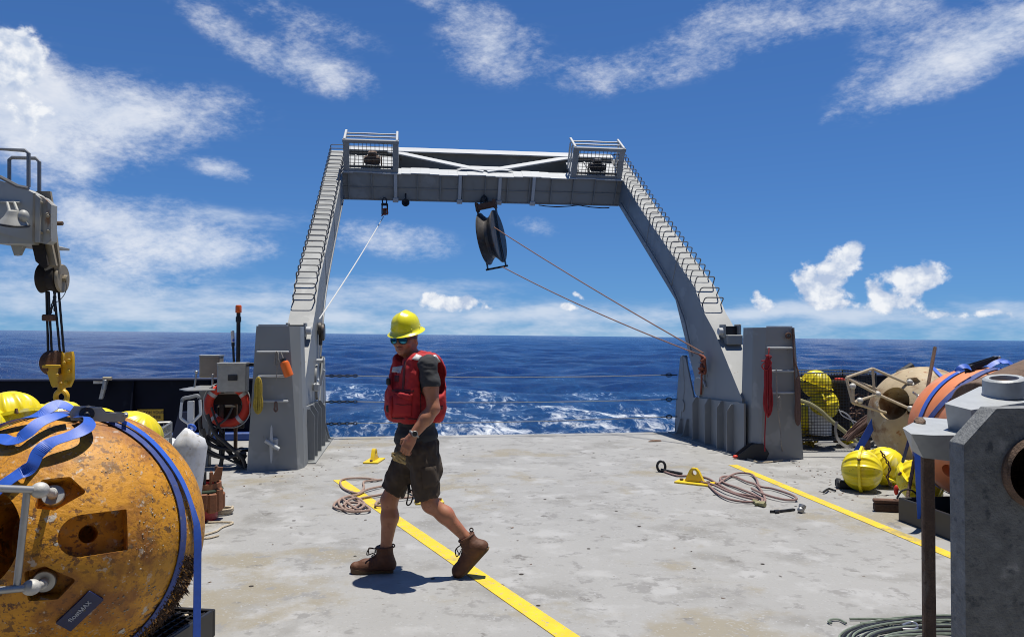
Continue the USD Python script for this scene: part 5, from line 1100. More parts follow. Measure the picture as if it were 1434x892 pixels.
u = nrm(AD(1400, 503, 7.2)-AD(1348, 519, 7.2)); sd = nrm(np.cross(u, [0, 0, 1])); up_ = np.cross(sd, u)
for k in (-1, 1): part(t2, 'side_plate', prism(Polygon([(-.17, -.03), (.0, -.02), (.17, .01), (.18, .03), (0, .03), (-.15, .03)]), top+sd*k*.03, u, up_, .006), 'dark_steel')
part(t2, 'spindle', cyl(top-u*.1-sd*.05, top-u*.1+sd*.05, .03), 'dark_steel'); part(t2, 'handle_bar', cyl(top+u*.17+up_*.02-sd*.05, top+u*.17+up_*.02+sd*.05, .012), 'steel'); part(t2, 'body', box(top-u*.03, (.2, .055, .035), np.stack([u, sd, up_], 1), .008), 'dark_steel')
for i, l in enumerate((((1340, 521), (1346, 514), (1354, 513), (1360, 517)), ((1384, 514), (1396, 507), (1408, 506), (1417, 513), (1408, 517), (1400, 515)), ((1402, 508), (1412, 507), (1420, 514), (1414, 520)), ((1398, 518), (1404, 520), (1405, 526)))):
    P = spline([AD(x, y, 7.05-.03*i) for x, y in l], 8); N = [nrm([.3*math.sin(k*.35+i), -.6+.3*math.cos(k*.2), .8]) for k in range(len(P))]; solo('loose_strap', ribbon(P, N, .05, .003), 'strap_blue', ('short blue webbing tail at the left end of the dark buckle on the orange buoy', 'large blue webbing curl right of the dark buckle on the orange buoy', 'blue webbing tail right of the large curl on the orange buoy', 'smallest blue webbing tail, hanging below the large curl on the orange buoy')[i], 'strap')
P = spline([AD(1285, 612, 6.75), AD(1287, 660, 6.75), AD(1289, 700, 6.8), AD(1290, 726, 6.85)], 8); solo('lashing_strap', ribbon(P, [nrm(-HFWD-HRT*.3)]*len(P), .062, .004), 'strap_blue', 'upright blue strap running down into the black tray, left of the rusty post', 'strap')
P = spline([AD(1277, 590, 7.9), AD(1273, 615, 7.9), AD(1266, 640, 7.9), AD(1258, 668, 7.9)], 8); solo('lashing_strap', ribbon(P, [nrm(-HFWD-HRT*.3)]*len(P), .03, .004), 'strap_blue_worn', 'narrow dark blue strap slanting down behind the broom handle', 'strap')
c = D(1317, 700, 7.5); float_at(np.array([c[0], c[1]+.3, .24]), (.3, -.5, .6), .3, 'yellow float low under the orange buoy behind the rusty post', GR)
# black tray with a red and white sticker
A0 = G(1258, 728); B0_ = G(1345, 762); e1 = nrm(B0_-A0); e2 = np.array([-e1[1], e1[0], 0]); LX = 1.15; LY = .95; Rt = np.stack([e1, e2, [0, 0, 1.0]], 1); hT = .21
t = thing('black_tray', 'black plastic tray holding up the orange buoy', 'tray', A0+e1*.5+e2*.4)
def tb(u, v, z, su, sv, sz): return box(A0+e1*u+e2*v+[0, 0, z], (su, sv, sz), Rt, .006)
part(t, 'wall', [tb(LX/2, .015, hT/2, LX, .03, hT), tb(LX/2, LY-.015, hT/2, LX, .03, hT), tb(.015, LY/2, hT/2, .03, LY-.06, hT), tb(LX-.015, LY/2, hT/2, .03, LY-.06, hT)], 'black_plastic')
part(t, 'floor', tb(LX/2, LY/2, .02, LX-.06, LY-.06, .03), 'black_plastic'); part(t, 'cradle', [tb(LX*.6, .35, .10, .7, .08, .14), tb(LX*.6, .7, .10, .7, .08, .14)], 'black_plastic')
sk = AD(1310, 726, 6.7); kk = (sk-A0) @ e1
st = part(t, 'sticker', box(A0+e1*kk+e2*(-.003)+[0, 0, .115], (.068, .006, .10), Rt), 'white_paint'); part(st, 'red_field', box(A0+e1*kk+e2*(-.0075)+[0, 0, .143], (.060, .003, .036), Rt), 'ring_red')
part(st, 'print', [box(A0+e1*kk+e2*(-.0075)+[0, 0, .112-.012*i], (.05-.008*(i % 2), .002, .004), Rt) for i in range(4)], 'print_dark')
# push broom
a, b = AD(1309.5, 486, 7.75), G(1268, 712, .10); t = thing('push_broom', 'push broom standing between the float pair and the black tray, its brown handle raised', 'broom', b)
part(t, 'handle', cyl(b, a, .017, k=10), 'rust_brown'); hc = G(1243, 716); hu = nrm(HRT-HFWD*.2)
part(t, 'head', box(hc+[0, 0, .10]+hu*.08, (.42, .075, .04), np.stack([hu, np.cross([0, 0, 1.0], hu), [0, 0, 1]], 1), .01), 'rust')
part(t, 'bristles', box(hc+[0, 0, .04]+hu*.08, (.41, .085, .08), np.stack([hu, np.cross([0, 0, 1.0], hu), [0, 0, 1]], 1), .012), 'growth')
part(t, 'red_tag', ball(AD(1255, 686, 7.5), (.022, .02, .05), 2), 'ring_red')
solo('black_cable', tube(spline([AD(x, y, 7.2) for x, y in ((1256, 698), (1262, 688), (1272, 685), (1282, 690), (1286, 700))], 8), .009, 6), 'hose_black', 'thin black cable arching over the corner of the black tray', 'cable')

# ------------------------------------------------------------------ galvanised deck fitting, right foreground
D0 = 2.40; tP = .080
def pp_(px, py): q = AD(px, py, D0); w = q-EYE; return w @ _r, q[2]
out = [pp_(1348, 622), pp_(1394, 572), pp_(1470, 571), (pp_(1620, 571)[0], pp_(1470, 571)[1]), (pp_(1620, 571)[0], .0), (pp_(1348, 622)[0]+.0, .0)]
hx, hz = pp_(1450, 661); hole = Point(hx, hz).buffer(pp_(1450, 661)[0]-pp_(1405, 661)[0], 32)
pl = Polygon(out).buffer(-.008).buffer(.008).difference(hole)
o = EYE+HFWD*(D0+tP/2); o[2] = 0
t = thing('deck_fitting', 'heavy galvanised steel deck fitting with a round hole, cut off by the right edge', 'deck fitting', o+HRT*1.6)
part(t, 'side_plate', prism(pl, o, HRT, (0, 0, 1), tP), 'galvanised', smooth=30)
part(t, 'hole_liner', lathe([(pp_(1450, 661)[0]-pp_(1405, 661)[0]-.003, -.06), (.112, -.05), (.105, .18), (.0, .19)], EYE+HFWD*(D0+tP/2)+HRT*hx+np.array([0, 0, hz-EYE[2]]), HFWD, 40), 'rust_brown')
o2 = o+HFWD*.75; part(t, 'far_plate', prism(affinity.translate(pl, .62, -.25), o2, HRT, (0, 0, 1), tP), 'galvanised', smooth=30)
def slab(top, bot, mat_, nm): part(t, nm, hull([AD(*v) for v in top]+[AD(*v) for v in bot]), mat_, smooth=20)
slab([(1264, 599, 2.66), (1293, 584, 2.86), (1345, 588, 2.86), (1372, 594, 2.8), (1370, 609, 2.64), (1307, 609.5, 2.60), (1276, 607.5, 2.61)], [(1277, 631, 2.66), (1293, 641, 2.64), (1327, 645, 2.64), (1372, 645, 2.66), (1372, 632, 2.82), (1300, 626, 2.82)], 'galvanised_light', 'lower_head')
slab([(1323, 565, 2.68), (1372, 541, 2.96), (1440, 543, 2.96), (1460, 560, 2.74), (1360, 574, 2.62)], [(1328, 600, 2.70), (1372, 585, 2.9), (1440, 588, 2.9), (1450, 612, 2.72), (1360, 612, 2.64)], 'galvanised_light', 'upper_head')
part(t, 'bolt_head', cyl(AD(1288, 593, 2.76), AD(1288, 588, 2.75), .019, k=6), 'rust_brown')
cc = AD(1407, 553, 2.80); part(t, 'collar', lathe([(.040, .0), (.074, .0), (.070, .01), (.068, .058), (.060, .064), (.046, .062), (.043, .03), (.040, .0)], cc, (-.12, -.10, 1), 40), 'galvanised_light')
part(t, 'collar_plug', cyl(cc+[0, 0, .0], cc+[-.004, -.003, .048], .043, k=30), 'rust_brown')
part(t, 'roller', cyl(AD(1372, 578, 3.25), AD(1520, 512, 3.6), .13, k=36), 'rust_brown')
a = G(1298.5, 700, .0); pc = AD(1299, 640, 2.78)
part(t, 'post', box((pc[0], pc[1], .65), (.044, .02, 1.30), np.stack([HRT, HFWD, [0, 0, 1.0]], 1), .004), 'rust_brown')
part(t, 'base', box(o+HRT*1.72+HFWD*.38+np.array([0, 0, .04]), (1.0, 1.1, .08), np.stack([HRT, HFWD, [0, 0, 1.0]], 1), .01), 'galvanised')

# ------------------------------------------------------------------ crane, left
def boxpoly(t, nm, px, Dn, th, m_, bev=None):
    P = [AD(x, y, Dn) for x, y in px]; Q = [AD(x, y, Dn) + HFWD*th for x, y in px]
    part(t, nm, prism([((p-P[0]) @ HRT, p[2]-P[0][2]) for p in P], P[0]+HFWD*th/2, HRT, (0, 0, 1), th), m_, smooth=20)
DC = 7.6
t = thing('crane_boom', 'cream crane boom reaching in from the left edge', 'crane', AD(-60, 290, DC))
zs = lambda x, y: (x/3.717, 180+y/3.717)
boxpoly(t, 'boom', [(-330, 210), (0, 253), (35, 264), (48, 271), (57, 278), (57, 340), (48, 339), (0, 326), (-330, 260)], DC, .16, 'crane_cream')
boxpoly(t, 'end_box', [(48, 272), (60, 276), (72, 287), (72, 338), (66, 342), (48, 339)], DC+.03, .10, 'crane_cream')
boxpoly(t, 'bottom_plate', [(-330, 261), (0, 326), (48, 339), (48, 342), (0, 341), (-330, 290)], DC+.02, .62, 'crane_cream')
boxpoly(t, 'seam', [(46, 270.5), (49, 271), (49, 339), (46, 338.5)], DC-.012, .02, 'crane_tan')
boxpoly(t, 'lug', [(14, 341), (33, 342), (26, 357), (20, 358)], DC+.2, .06, 'crane_cream')
boxpoly(t, 'latch', [(62, 297), (66, 296), (66, 318), (62, 320)], DC+.045, .03, 'rust_brown')
for (x, y) in ((58, 284), (58, 326), (66, 300), (67, 324), (67, 303)): part(t, 'bolt', cyl(AD(x, y, DC-.0), AD(x, y, DC+.08), .016, k=6), 'crane_tan')
boxpoly(t, 'jib_side', [(50, 268), (70, 268), (74, 290), (79, 330), (85, 372), (84, 384), (64, 380), (60, 350), (45, 342), (53, 340)], DC+.22, .03, 'crane_tan')
boxpoly(t, 'jib_front', [(58, 340), (72, 340), (79, 372), (66, 372)], DC+.15, .03, 'crane_tan')
boxpoly(t, 'jib_dark_side', [(44, 341), (60, 341), (67, 372), (62, 376), (50, 366)], DC+.10, .03, 'bare_dark')
part(t, 'side_pin', cyl(AD(70, 313, DC+.3), AD(88, 313, DC+.3), .022, k=10), 'rust_brown')
sc_ = AD(70, 390, DC+.30); part(t, 'head_sheave', lathe([(0, -.09), (.135, -.09), (.15, -.08), (.12, 0), (.15, .08), (.135, .09), (0, .09)], sc_, nrm(HRT*.97+HFWD*.12), 40), 'bare_dark')
part(t, 'sheave_cover', lathe([(0, .10), (.14, .10), (.145, .115), (.14, .13), (0, .13)], sc_, nrm(HRT*.97+HFWD*.12), 30), 'crane_tan'); part(t, 'sheave_bolt', cyl(sc_+nrm(HRT*.97+HFWD*.12)*.12, sc_+nrm(HRT*.97+HFWD*.12)*.17, .035, k=8), 'crane_tan')
for pts in (((-4, 252), (-4, 209), (35, 211), (40, 215), (40, 262)), ((13, 259), (13, 224), (17, 221), (50, 222), (55, 227), (55, 270))):
    part(t, 'handrail', tube([AD(x, y, DC+(.12 if pts[0][0] < 0 else .35)) for x, y in pts], .019, 8), 'bar_grey')
part(t, 'walk_edge', tube([AD(x, y, DC+.0) for x, y in ((-40, 236), (0, 248), (25, 261), (40, 264))], .02, 6), 'rung_steel')
lc = AD(18.5, 304, DC-.22)
lm = part(t, 'floodlight', [lathe([(0, .06), (.045, .06), (.06, .03), (.075, .0), (.122, -.055), (.128, -.07), (0, -.07)], lc, (.12, -.25, 1), 28), tube([lc+[-.03, 0, .05], AD(10, 283, DC-.02)], .013, 6), tube([lc+[.03, .02, .06], AD(20, 283, DC-.02)], .013, 6), tube([AD(-5, 282, DC-.03), AD(28, 284, DC-.03)], .012, 6), ball(lc+[.09, 0, .01], (.05, .05, .06), 2)], 'crane_cream', 'floodlight hanging on the boom side')
part(lm, 'lens_ring', torus(lc+[.0, .016, -.07], .122, .012, (.12, -.25, 1)), 'dark_steel'); part(lm, 'lens', lathe([(0, -.074), (.115, -.074), (0, -.068)], lc, (.12, -.25, 1), 24), 'lamp_glass')
hk = AD(81, 516, DC+.3); dH = DC+.3
for i, (x0, y0, x1, y1) in enumerate(((65, 408, 67.5, 494), (68, 408, 72.5, 494), (75.5, 404, 84, 494), (81.5, 400, 89.5, 494))):
    solo('hoist_wire', cyl(AD(x0, y0, dH), AD(x1, y1, dH), .0125, k=8), 'dark_steel', ('leftmost', 'second from left', 'third from left', 'rightmost')[i]+' of the four crane hoist wires', 'wire', 'crane hoist wires')
t = thing('limit_weight', 'small dark weight hung on a chain beside the hoist wires', 'weight', AD(69, 445, dH-.08)); part(t, 'weight', box(AD(69.5, 445, dH-.03), (.115, .10, .065), bev=.01), 'rust'); part(t, 'chain', chain([AD(77, 408, dH-.05), AD(76, 418, dH-.05), AD(70, 440, dH-.05)], .05, .007), 'dark_steel'); part(t, 'chain', chain([AD(77, 408, dH-.05), AD(76.5, 436, dH-.05)], .05, .007), 'dark_steel')
solo('thin_cable', tube(spline([AD(x, y, dH) for x, y in ((86, 380), (92, 395), (92, 408), (86, 418), (78, 424))], 8), .004, 5), 'dark_steel', 'thin cable looping beside the crane head', 'cable')
t = thing('crane_hook_block', 'yellow crane hook block hanging on four wires against the dark bulwark', 'hook block', hk)
dv = nrm(HRT-HFWD*.5); fv = np.array([-dv[1], dv[0], 0])
def pk(px, py): q = AD(px, py, dH); return [(q-hk) @ HRT, q[2]-hk[2]]
plate = [pk(85, 493), pk(95, 492), pk(97, 500), pk(97.5, 530), pk(92, 541), pk(80, 543), pk(81, 510)]
for k in (-1, 1): part(t, 'side_plate', prism(plate, hk+dv*(.10*k+.02)-HRT*.015*k+fv*(.0), HRT*.5+HFWD*.0+dv*.5, (0, 0, 1), .03), 'hook_yellow')
part(t, 'guard', [hull([AD(x, y, dH+dd_) for x, y in ((63, 513), (82, 513), (80, 540), (72, 541))for dd_ in (-.12, -.09)]), box(AD(72, 513, dH-.13), (.17, .03, .03), bev=.006)], 'hook_yellow')
part(t, 'sheave', [lathe([(0, -.05), (.115, -.05), (.125, -.04), (.10, 0), (.125, .04), (.115, .05), (0, .05)], AD(75, 508, dH-.02), dv, 30)], 'rust')
for (x, y) in ((96.5, 504), (96, 520), (92, 536), (80, 525), (90, 508)): part(t, 'bolt', cyl(AD(x, y, dH-.16), AD(x, y, dH-.08), .016, k=8), 'hook_yellow')
hc = AD(86, 553, dH); part(t, 'hook', [torus(hc+[0, 0, -.02], .062, .026, (.25, 1, 0), k=24, arc=(-.6, 4.0)), cyl(hc+[0, 0, .03], hc+[.0, 0, .13], .035)], 'hook_yellow')

# ------------------------------------------------------------------ control boxes, hoses and life ring, left of the pedestal
yC = 10.35
def pbx(t, nm, x0, x1, y0, y1, y, dep, m_, bev=.008, label=None):
    a, b = AY(x0, y0, y), AY(x1, y1, y); return part(t, nm, box(((a[0]+b[0])/2, y+dep/2, (a[2]+b[2])/2), (abs(b[0]-a[0]), dep, abs(a[2]-b[2])), bev=bev), m_, label)
c = AY(325, 649, yC); t = thing('control_stand', 'steel control boxes on a dark post beside the left pedestal', 'control stand', (c[0]-.3, yC, 0))
pbx(t, 'control_box', 304, 344.5, 509, 549, yC-.16, .20, 'stainless'); pbx(t, 'handle', 319, 332, 525, 533, yC-.18, .03, 'dark_steel', .004); pbx(t, 'box_lid', 303.5, 345, 508, 511, yC-.17, .22, 'stainless', .003)
pbx(t, 'rear_box', 279, 307, 499, 528.6, yC+.3, .25, 'crane_tan', .012, 'dull metal box set back behind the main box'); pbx(t, 'rear_box_lid', 278.6, 307.4, 497.5, 500, yC+.29, .27, 'stainless', .003)
pbx(t, 'side_arm', 343, 357, 508, 513, yC+.02, .05, 'dark_steel')
pbx(t, 'post', 279, 292, 545, 662, yC+.1, .14, 'ship_grey'); pbx(t, 'post', 307, 313, 548, 640, yC+.15, .08, 'dark_steel'); pbx(t, 'post', 327.5, 331.5, 549, 634, yC+.25, .05, 'rust_brown')
p_ = [AY(x, y, yy_) for x, y, yy_ in ((251, 546, yC-.2), (280, 541, yC+.15), (301, 541, yC+.15), (302, 547, yC-.05), (262, 548, yC-.25))]
part(t, 'tray', hull([q+[0, 0, z] for q in p_ for z in (0, .012)]), 'stainless'); part(t, 'tray_rod', [cyl(AY(272, 545, yC), AY(275, 522, yC), .012), ball(AY(275, 521, yC), .022, 2), cyl(AY(297, 544, yC), AY(298, 524, yC), .012)], 'stainless')
pbx(t, 'junction', 300, 338, 551, 566, yC+.12, .10, 'bare_dark'); pbx(t, 'valve_block', 303, 330, 568, 592, yC+.22, .10, 'bare_dark', .02); pbx(t, 'pipe_clamp', 333, 341, 566, 600, yC+.2, .06, 'dark_steel')
t = thing('white_post', 'white post with bent tube handles in front of the dark control stand', 'post', AY(267, 620, yC-.4))
yW = yC-.45; a, b = AY(267, 556, yW), AY(267, 640, yW); part(t, 'post', box(((a[0]+b[0])/2, yW, .44), (.075, .05, .9), bev=.008), 'white_paint')
part(t, 'top_bend', tube(spline([AY(255, 562, yW-.03), AY(257, 558, yW-.03), AY(266, 556, yW-.03), AY(276, 554, yW-.03), AY(279, 557, yW-.03)], 6), .022, 8), 'bar_grey')
for pts in (((254.5, 563), (253, 580), (254, 586), (264, 593)), ((280, 560), (281, 578), (279, 582), (270, 591))): part(t, 'side_handle', tube(spline([AY(x, y, yW-.03) for x, y in pts], 6), .017, 8), 'white_paint')
c = AY(319, 567.0, yC+.03); t = thing('life_ring', 'orange red life ring hung under the control box', 'life ring', c)
RL, rl = .235, .055; part(t, 'ring', torus(c, RL, rl, (0, 1, 0), k=56, q=14), 'ring_red')
for th in (.6, 2.5, 3.9, 5.4):
    u_ = np.array([math.cos(th), 0, math.sin(th)]); v_ = np.array([-u_[2], 0, u_[0]]); part(t, 'band', tube([c+u_*RL-v_*.022, c+u_*RL+v_*.022], rl+.004, 16), 'reflective')
th = np.linspace(0, 2*math.pi, 60); part(t, 'grab_line', tube(np.array([c+np.array([math.cos(x), 0, math.sin(x)])*(RL+.045+.03*abs(math.sin(2*x)))+[0, -.05, 0] for x in th]), .006, 5), 'rope_white')
hs = []
for i, l in enumerate((((281, 560), (280, 590), (284, 606), (298, 616), (316, 628), (332, 645), (345, 652)), ((284, 600), (290, 618), (306, 627), (326, 630), (345, 640)), ((278, 612), (286, 628), (298, 637), (318, 640), (344, 634)), ((290, 580), (300, 605), (318, 622), (338, 640), (344, 655)), ((300, 600), (306, 615), (312, 624), (311, 640), (309, 652)), ((326, 570), (318, 585), (305, 596), (296, 612)), ((296, 570), (303, 590), (312, 606)), ((283, 625), (300, 634), (330, 648), (342, 655)))):
    solo('hydraulic_hose', tube(spline([AY(x, y, yC-.10-.03*(i % 4)) for x, y in l], 8), .026 if i < 5 else .014, 8), 'hose_black', ('thick black hose running from the post top down to the pedestal foot', 'thick black hose sagging in the middle of the hose bunch', 'lowest of the sagging thick black hoses', 'thick black hose crossing diagonally under the life ring', 'short black hose hanging straight to the deck below the life ring', 'thin black hose crossing behind the life ring', 'thin black hose right of the grey post', 'thin black hose lying lowest near the deck')[i], 'hose', 'black hoses under the control boxes')
t = thing('deck_coupling', 'low dark coupling on the deck at the foot of the left pedestal', 'coupling', AY(338, 640, yC)); part(t, 'disc', cyl(AY(338, 628, yC), AY(338, 632, yC), .10), 'dark_steel'); part(t, 'stem', cyl(G(338, 650)+[0, 0, 0], AY(338, 630, yC), .05), 'dark_steel')
pb_ = AY(333.5, 508, yC+.05); pt_ = AY(334, 438, yC+.05); t = thing('beacon_mast', 'thin mast with an orange beacon on top', 'beacon', pb_)
part(t, 'mast', [cyl(pb_, pt_, .026), cyl(pt_+[0, 0, -.12], pt_+[0, 0, -.05], .034)], 'dark_steel'); part(t, 'beacon', lathe([(0, .0), (.036, .0), (.040, .01), (.039, .085), (.03, .098), (0, .10)], pt_, k=20), 'beacon_orange')
pb2 = AY(327.5, 507, yC+.02); pt2 = AY(325.5, 463, yC+.02); m2 = pb2+(pt2-pb2)*.62; t = thing('whip_antenna', 'short dark antenna with a white top beside the beacon mast', 'antenna', pb2); part(t, 'stem', [cyl(pb2, m2, .015), cyl(pb2+(pt2-pb2)*.5, m2, .021)], 'dark_steel'); part(t, 'top', cyl(m2, pt2, .022), 'white_plastic')
t = thing('navy_chock', 'dark blue stay standing at the foot of the bulwark, left of the white post', 'stay', AY(252, 608, 12.4)); part(t, 'stay', prism([(-.16, 0), (.14, 0), (.14, .52), (-.03, .52)], (AY(254, 608, 12.4)[0], 12.4, .0), (1, 0, 0), (0, 0, 1), .08), 'navy_edge')
# white fender
c = D(256, 640, 6.9); c[2] = 0; t = thing('white_fender', 'scuffed white plastic fender smudged with blue, standing behind the amber buoy', 'fender', c)
fb = lathe([(0, .03), (.08, .03), (.125, .06), (.135, .16), (.135, .70), (.12, .78), (.075, .845), (.05, .865), (0, .87)], c, (.08, 0, 1), 36); fb.vertices = np.asarray(fb.vertices)+(meshkit.fbm(np.asarray(fb.vertices)*6, 3, 4)[:, None]-.5)*.11*np.array([1, 1, .4]); part(t, 'body', fb, 'white_plastic', smooth=True)
part(t, 'eye', torus(c+[.075, 0, .868], .028, .013, (.3, 1, .6)), 'strap_blue')
c = D(238, 630, 7.1); c[2] = 0; t = thing('white_fender', 'second white fender, half hidden left of the smudged one', 'fender', c); part(t, 'body', lathe([(0, .03), (.1, .03), (.14, .07), (.145, .66), (.12, .72), (.05, .75), (0, .755)], c, (-.05, 0, 1), 32), 'white_plastic', smooth=True)
# red tool bucket, ropes beside
c = G(286, 727); t = thing('tool_bucket', 'red bucket wrapped in a brown leather tool organiser with tools sticking out', 'tool bucket', c)
part(t, 'bucket', lathe([(0, 0), (.11, 0), (.115, .01), (.135, .30), (.142, .30), (.142, .32), (.125, .32), (.11, .02), (0, .02)], c, k=28), 'bucket_red')
part(t, 'organiser', [lathe([(.134, .11), (.148, .10), (.152, .27), (.146, .34), (.13, .34)], c, k=28)], 'leather')
for k in range(7):
    th = -2.9+k*.5; q = c+np.array([math.cos(th)*.152, math.sin(th)*.152, .17+.02*(k % 2)]); part(t, 'pocket', box(q, (.05, .085, .15+.03*(k % 3)), rotz(th), .014), 'leather')
part(t, 'belt', torus(c+[0, 0, .275], .150, .016, k=32, q=6), 'green_strap')
rng = np.random.default_rng(2)
for k, (m_, h) in enumerate((('tool_yellow', .46), ('leather', .50), ('rust', .48), ('dark_steel', .45), ('leather', .44), ('rust_brown', .49))):
    th = -2.6+k*.42; q = c+np.array([math.cos(th)*.10, math.sin(th)*.10, .2]); part(t, 'tool', [cyl(q, c+np.array([math.cos(th)*.135, math.sin(th)*.13, h-.05]), .013), box(c+np.array([math.cos(th)*.135, math.sin(th)*.13, h-.03]), (.03, .035, .09), bev=.01)], m_)
part(t, 'flap', prism([(-.06, -.02), (.06, -.03), (.07, .05), (-.05, .06)], c+[math.cos(-2.2)*.14, math.sin(-2.2)*.13, .44], (1, .2, 0), (0, -.2, 1), .012), 'leather'); part(t, 'flap', prism([(-.05, -.05), (.05, -.03), (.03, .09), (-.02, .09)], c+[math.cos(-.6)*.15, math.sin(-.6)*.15, .40], (1, .5, 0), (.3, 0, 1), .012), 'leather')
cr = G(306, 720); pts = []
for i in range(90): th = i/22*2*math.pi; k = .085+.012*math.sin(i*.31); pts.append(cr+np.array([math.cos(th)*k*1.35, math.sin(th)*k*.9, .014+.013*(i//22)]))
solo('rope_coil', tube(pts, .011, 6), 'rope_cream', 'small coil of cream rope beside the red tool bucket', 'rope')
zq = lambda x, y: (260+x/7.44, 650+y/7.44)
solo('loose_rope', tube(spline([G(*zq(x, y), .011) for x, y in ((245, 460), (245, 540), (232, 598), (340, 598), (480, 602), (478, 618), (380, 655), (320, 695), (200, 732), (145, 750), (160, 768), (240, 765), (320, 745), (345, 738))], 8), .0085, 6), 'rope_cream', 'cream rope zigzagging on the deck in front of the red tool bucket', 'rope')
# ------------------------------------------------------------------ the walking person
DP = 5.52; K = DP/F          # metres per pixel at the person's distance
def Q(px, py, d=0.0): return AD(px, py, DP+d)
AF = math.radians(40); TF = -HRT*math.cos(AF)-HFWD*math.sin(AF); TL = HRT*math.sin(AF)-HFWD*math.cos(AF); ZU = np.array([0, 0, 1.0])
AT = np.stack([TF, TL, ZU])                       # torso axes: front, left, up
HA = math.radians(68); HF = nrm(-HRT*math.cos(HA)-HFWD*math.sin(HA)-ZU*.10); HL = nrm(np.cross(ZU, HF)); HU = np.cross(HF, HL); AH = np.stack([HF, HL, HU])
person = thing('person', 'person walking left across the deck in yellow hard hat, red life vest and brown shorts', 'person', G(585, 803))
lo, hi = Q(480, 810)-np.array([.2, .55, 0]), Q(695, 430)+np.array([.2, .55, 0])
lo = np.minimum(lo, hi); hi = np.array([Q(690, 800)[0]+.15, Q(600, 600)[1]+.55, 1.9]); lo = np.array([Q(482, 800)[0]-.15, Q(600, 600)[1]-.55, -0.02])
hc = Q(568, 474.5); head = lambda f, l, u: hc+HF*f+HL*l+HU*u
sh_n, el_n, wr_n = Q(600, 512, -.16), Q(607, 572, -.22), Q(577.5, 611, -.27)
hipN, hipF = Q(588, 634, -.085), Q(576, 634, .09)
knN, anN = Q(603, 706, -.08), Q(652, 752, -.05)
knF, anF = Q(545, 700, .07), Q(540.5, 766, .05)
B = Field(lo, hi, .0055)
# legs
B.cone(hipN, knN, .083, .058, .02); B.cone(knN+ (anN-knN)*.02, knN+(anN-knN)*.36+Q(3, -2)-Q(0, 0), .054, .058, .03); B.cone(knN+(anN-knN)*.36+(Q(2, -2)-Q(0, 0)), anN, .056, .036, .03)
B.ell(Q(600, 703, -.09), (.05, .05, .055), k=.02)
B.cone(hipF, knF, .083, .060, .02); B.cone(knF, knF+(anF-knF)*.36+(Q(2.5, 0)-Q(0, 0)), .055, .061, .03); B.cone(knF+(anF-knF)*.36+(Q(2.5, 0)-Q(0, 0)), anF, .060, .038, .03)
B.cone(anN, Q(655, 768, -.05), .036, .04, .02); B.cone(anF, Q(541, 785, .05), .038, .042, .02)
# torso inside the clothes, neck
ch = Q(584, 540); B.ell(Q(583, 620), (.12, .155, .13), AT, .03); B.ell(Q(583, 575), (.105, .145, .16), AT, .04); B.ell(ch, (.115, .165, .16), AT, .04)
B.cone(Q(584, 508), hc-HU*.07-HF*.015, .062, .056, .03)
# near arm
B.cone(sh_n, el_n, .054, .043, .02); B.ell(sh_n+(el_n-sh_n)*.45, (.052, .052, .09), k=.03); B.cone(el_n, el_n+(wr_n-el_n)*.35, .042, .046, .02); B.cone(el_n+(wr_n-el_n)*.35, wr_n, .046, .030, .025, sq=None)
# far arm, mostly behind the body
sh_f, el_f, wr_f = Q(569, 512, .17), Q(585, 572, .24), Q(580, 615, .26)
B.cone(sh_f, el_f, .054, .043, .02); B.cone(el_f, wr_f, .044, .030, .02); B.ell(wr_f+(wr_f-el_f)*.28, (.045, .025, .06), k=.02)
# hand: palm, four curled fingers, thumb
hd = nrm(Q(566, 633, -.27)-wr_n); kn = wr_n+hd*.095; side = nrm(-HRT*.35-HFWD*.95-ZU*.1); side = nrm(side-hd*(side @ hd)); across = np.cross(hd, side)
if across @ HRT > 0: across = -across                  # across: towards the index finger (forward, left in view)
B.cone(wr_n, wr_n+hd*.03, .029, .030, .012); B.rbox(wr_n+hd*.055, (.045, .040, .0175), .015, np.stack([hd, across, side]), .014)
for i, (o, L1) in enumerate(((.030, .042), (.010, .047), (-.010, .044), (-.029, .035))):
    b0 = kn+across*o-hd*.004; b1 = b0+nrm(hd*.85-side*.45)*L1; b2 = b1+nrm(hd*.1-side*1.0)*L1*.62; b3 = b2+nrm(-hd*.75-side*.5)*L1*.45
    B.cone(b0, b1, .0098, .0090, .004); B.cone(b1, b2, .0090, .0082, .003); B.cone(b2, b3, .0082, .0075, .003)
t0 = wr_n+hd*.030+across*.036; t1 = t0+nrm(hd*.7+across*.55-side*.3)*.04; t2_ = t1+nrm(hd*.95-side*.6)*.034
B.cone(t0-across*.012, t1, .0125, .0105, .008); B.cone(t1, t2_, .0105, .0088, .004)
# head
B.ell(head(-.012, 0, .035), (.100, .076, .098), AH, .02); B.ell(head(.018, 0, -.030), (.074, .064, .082), AH, .03); B.ell(head(.052, 0, -.088), (.032, .034, .024), AH, .025)
B.cone(head(.03, .045, -.070), head(-.03, .058, -.035), .020, .022, .02); B.cone(head(.03, -.045, -.070), head(-.03, -.058, -.035), .020, .022, .02)
B.cone(head(.088, 0, .012), head(.106, 0, -.026), .010, .0145, .008); B.ell(head(.095, .012, -.029), (.012, .010, .009), AH, .006); B.ell(head(.095, -.012, -.029), (.012, .010, .009), AH, .006)
B.cone(head(.080, .04, .022), head(.080, -.04, .022), .013, .013, .012)
B.ell(head(.088, 0, -.052), (.012, .026, .007), AH, .006); B.ell(head(.085, 0, -.066), (.013, .022, .007), AH, .006); B.cone(head(.102, .024, -.059), head(.102, -.024, -.059), .0045, .0045, .003, op='cut')
for s in (1, -1):
    B.ell(head(-.012, s*.076, -.004), (.018, .010, .030), AH, .006); B.ell(head(.055, s*.045, -.028), (.025, .02, .022), AH, .02)
part(person, 'body', B.mesh(2), 'skin', smooth=True)
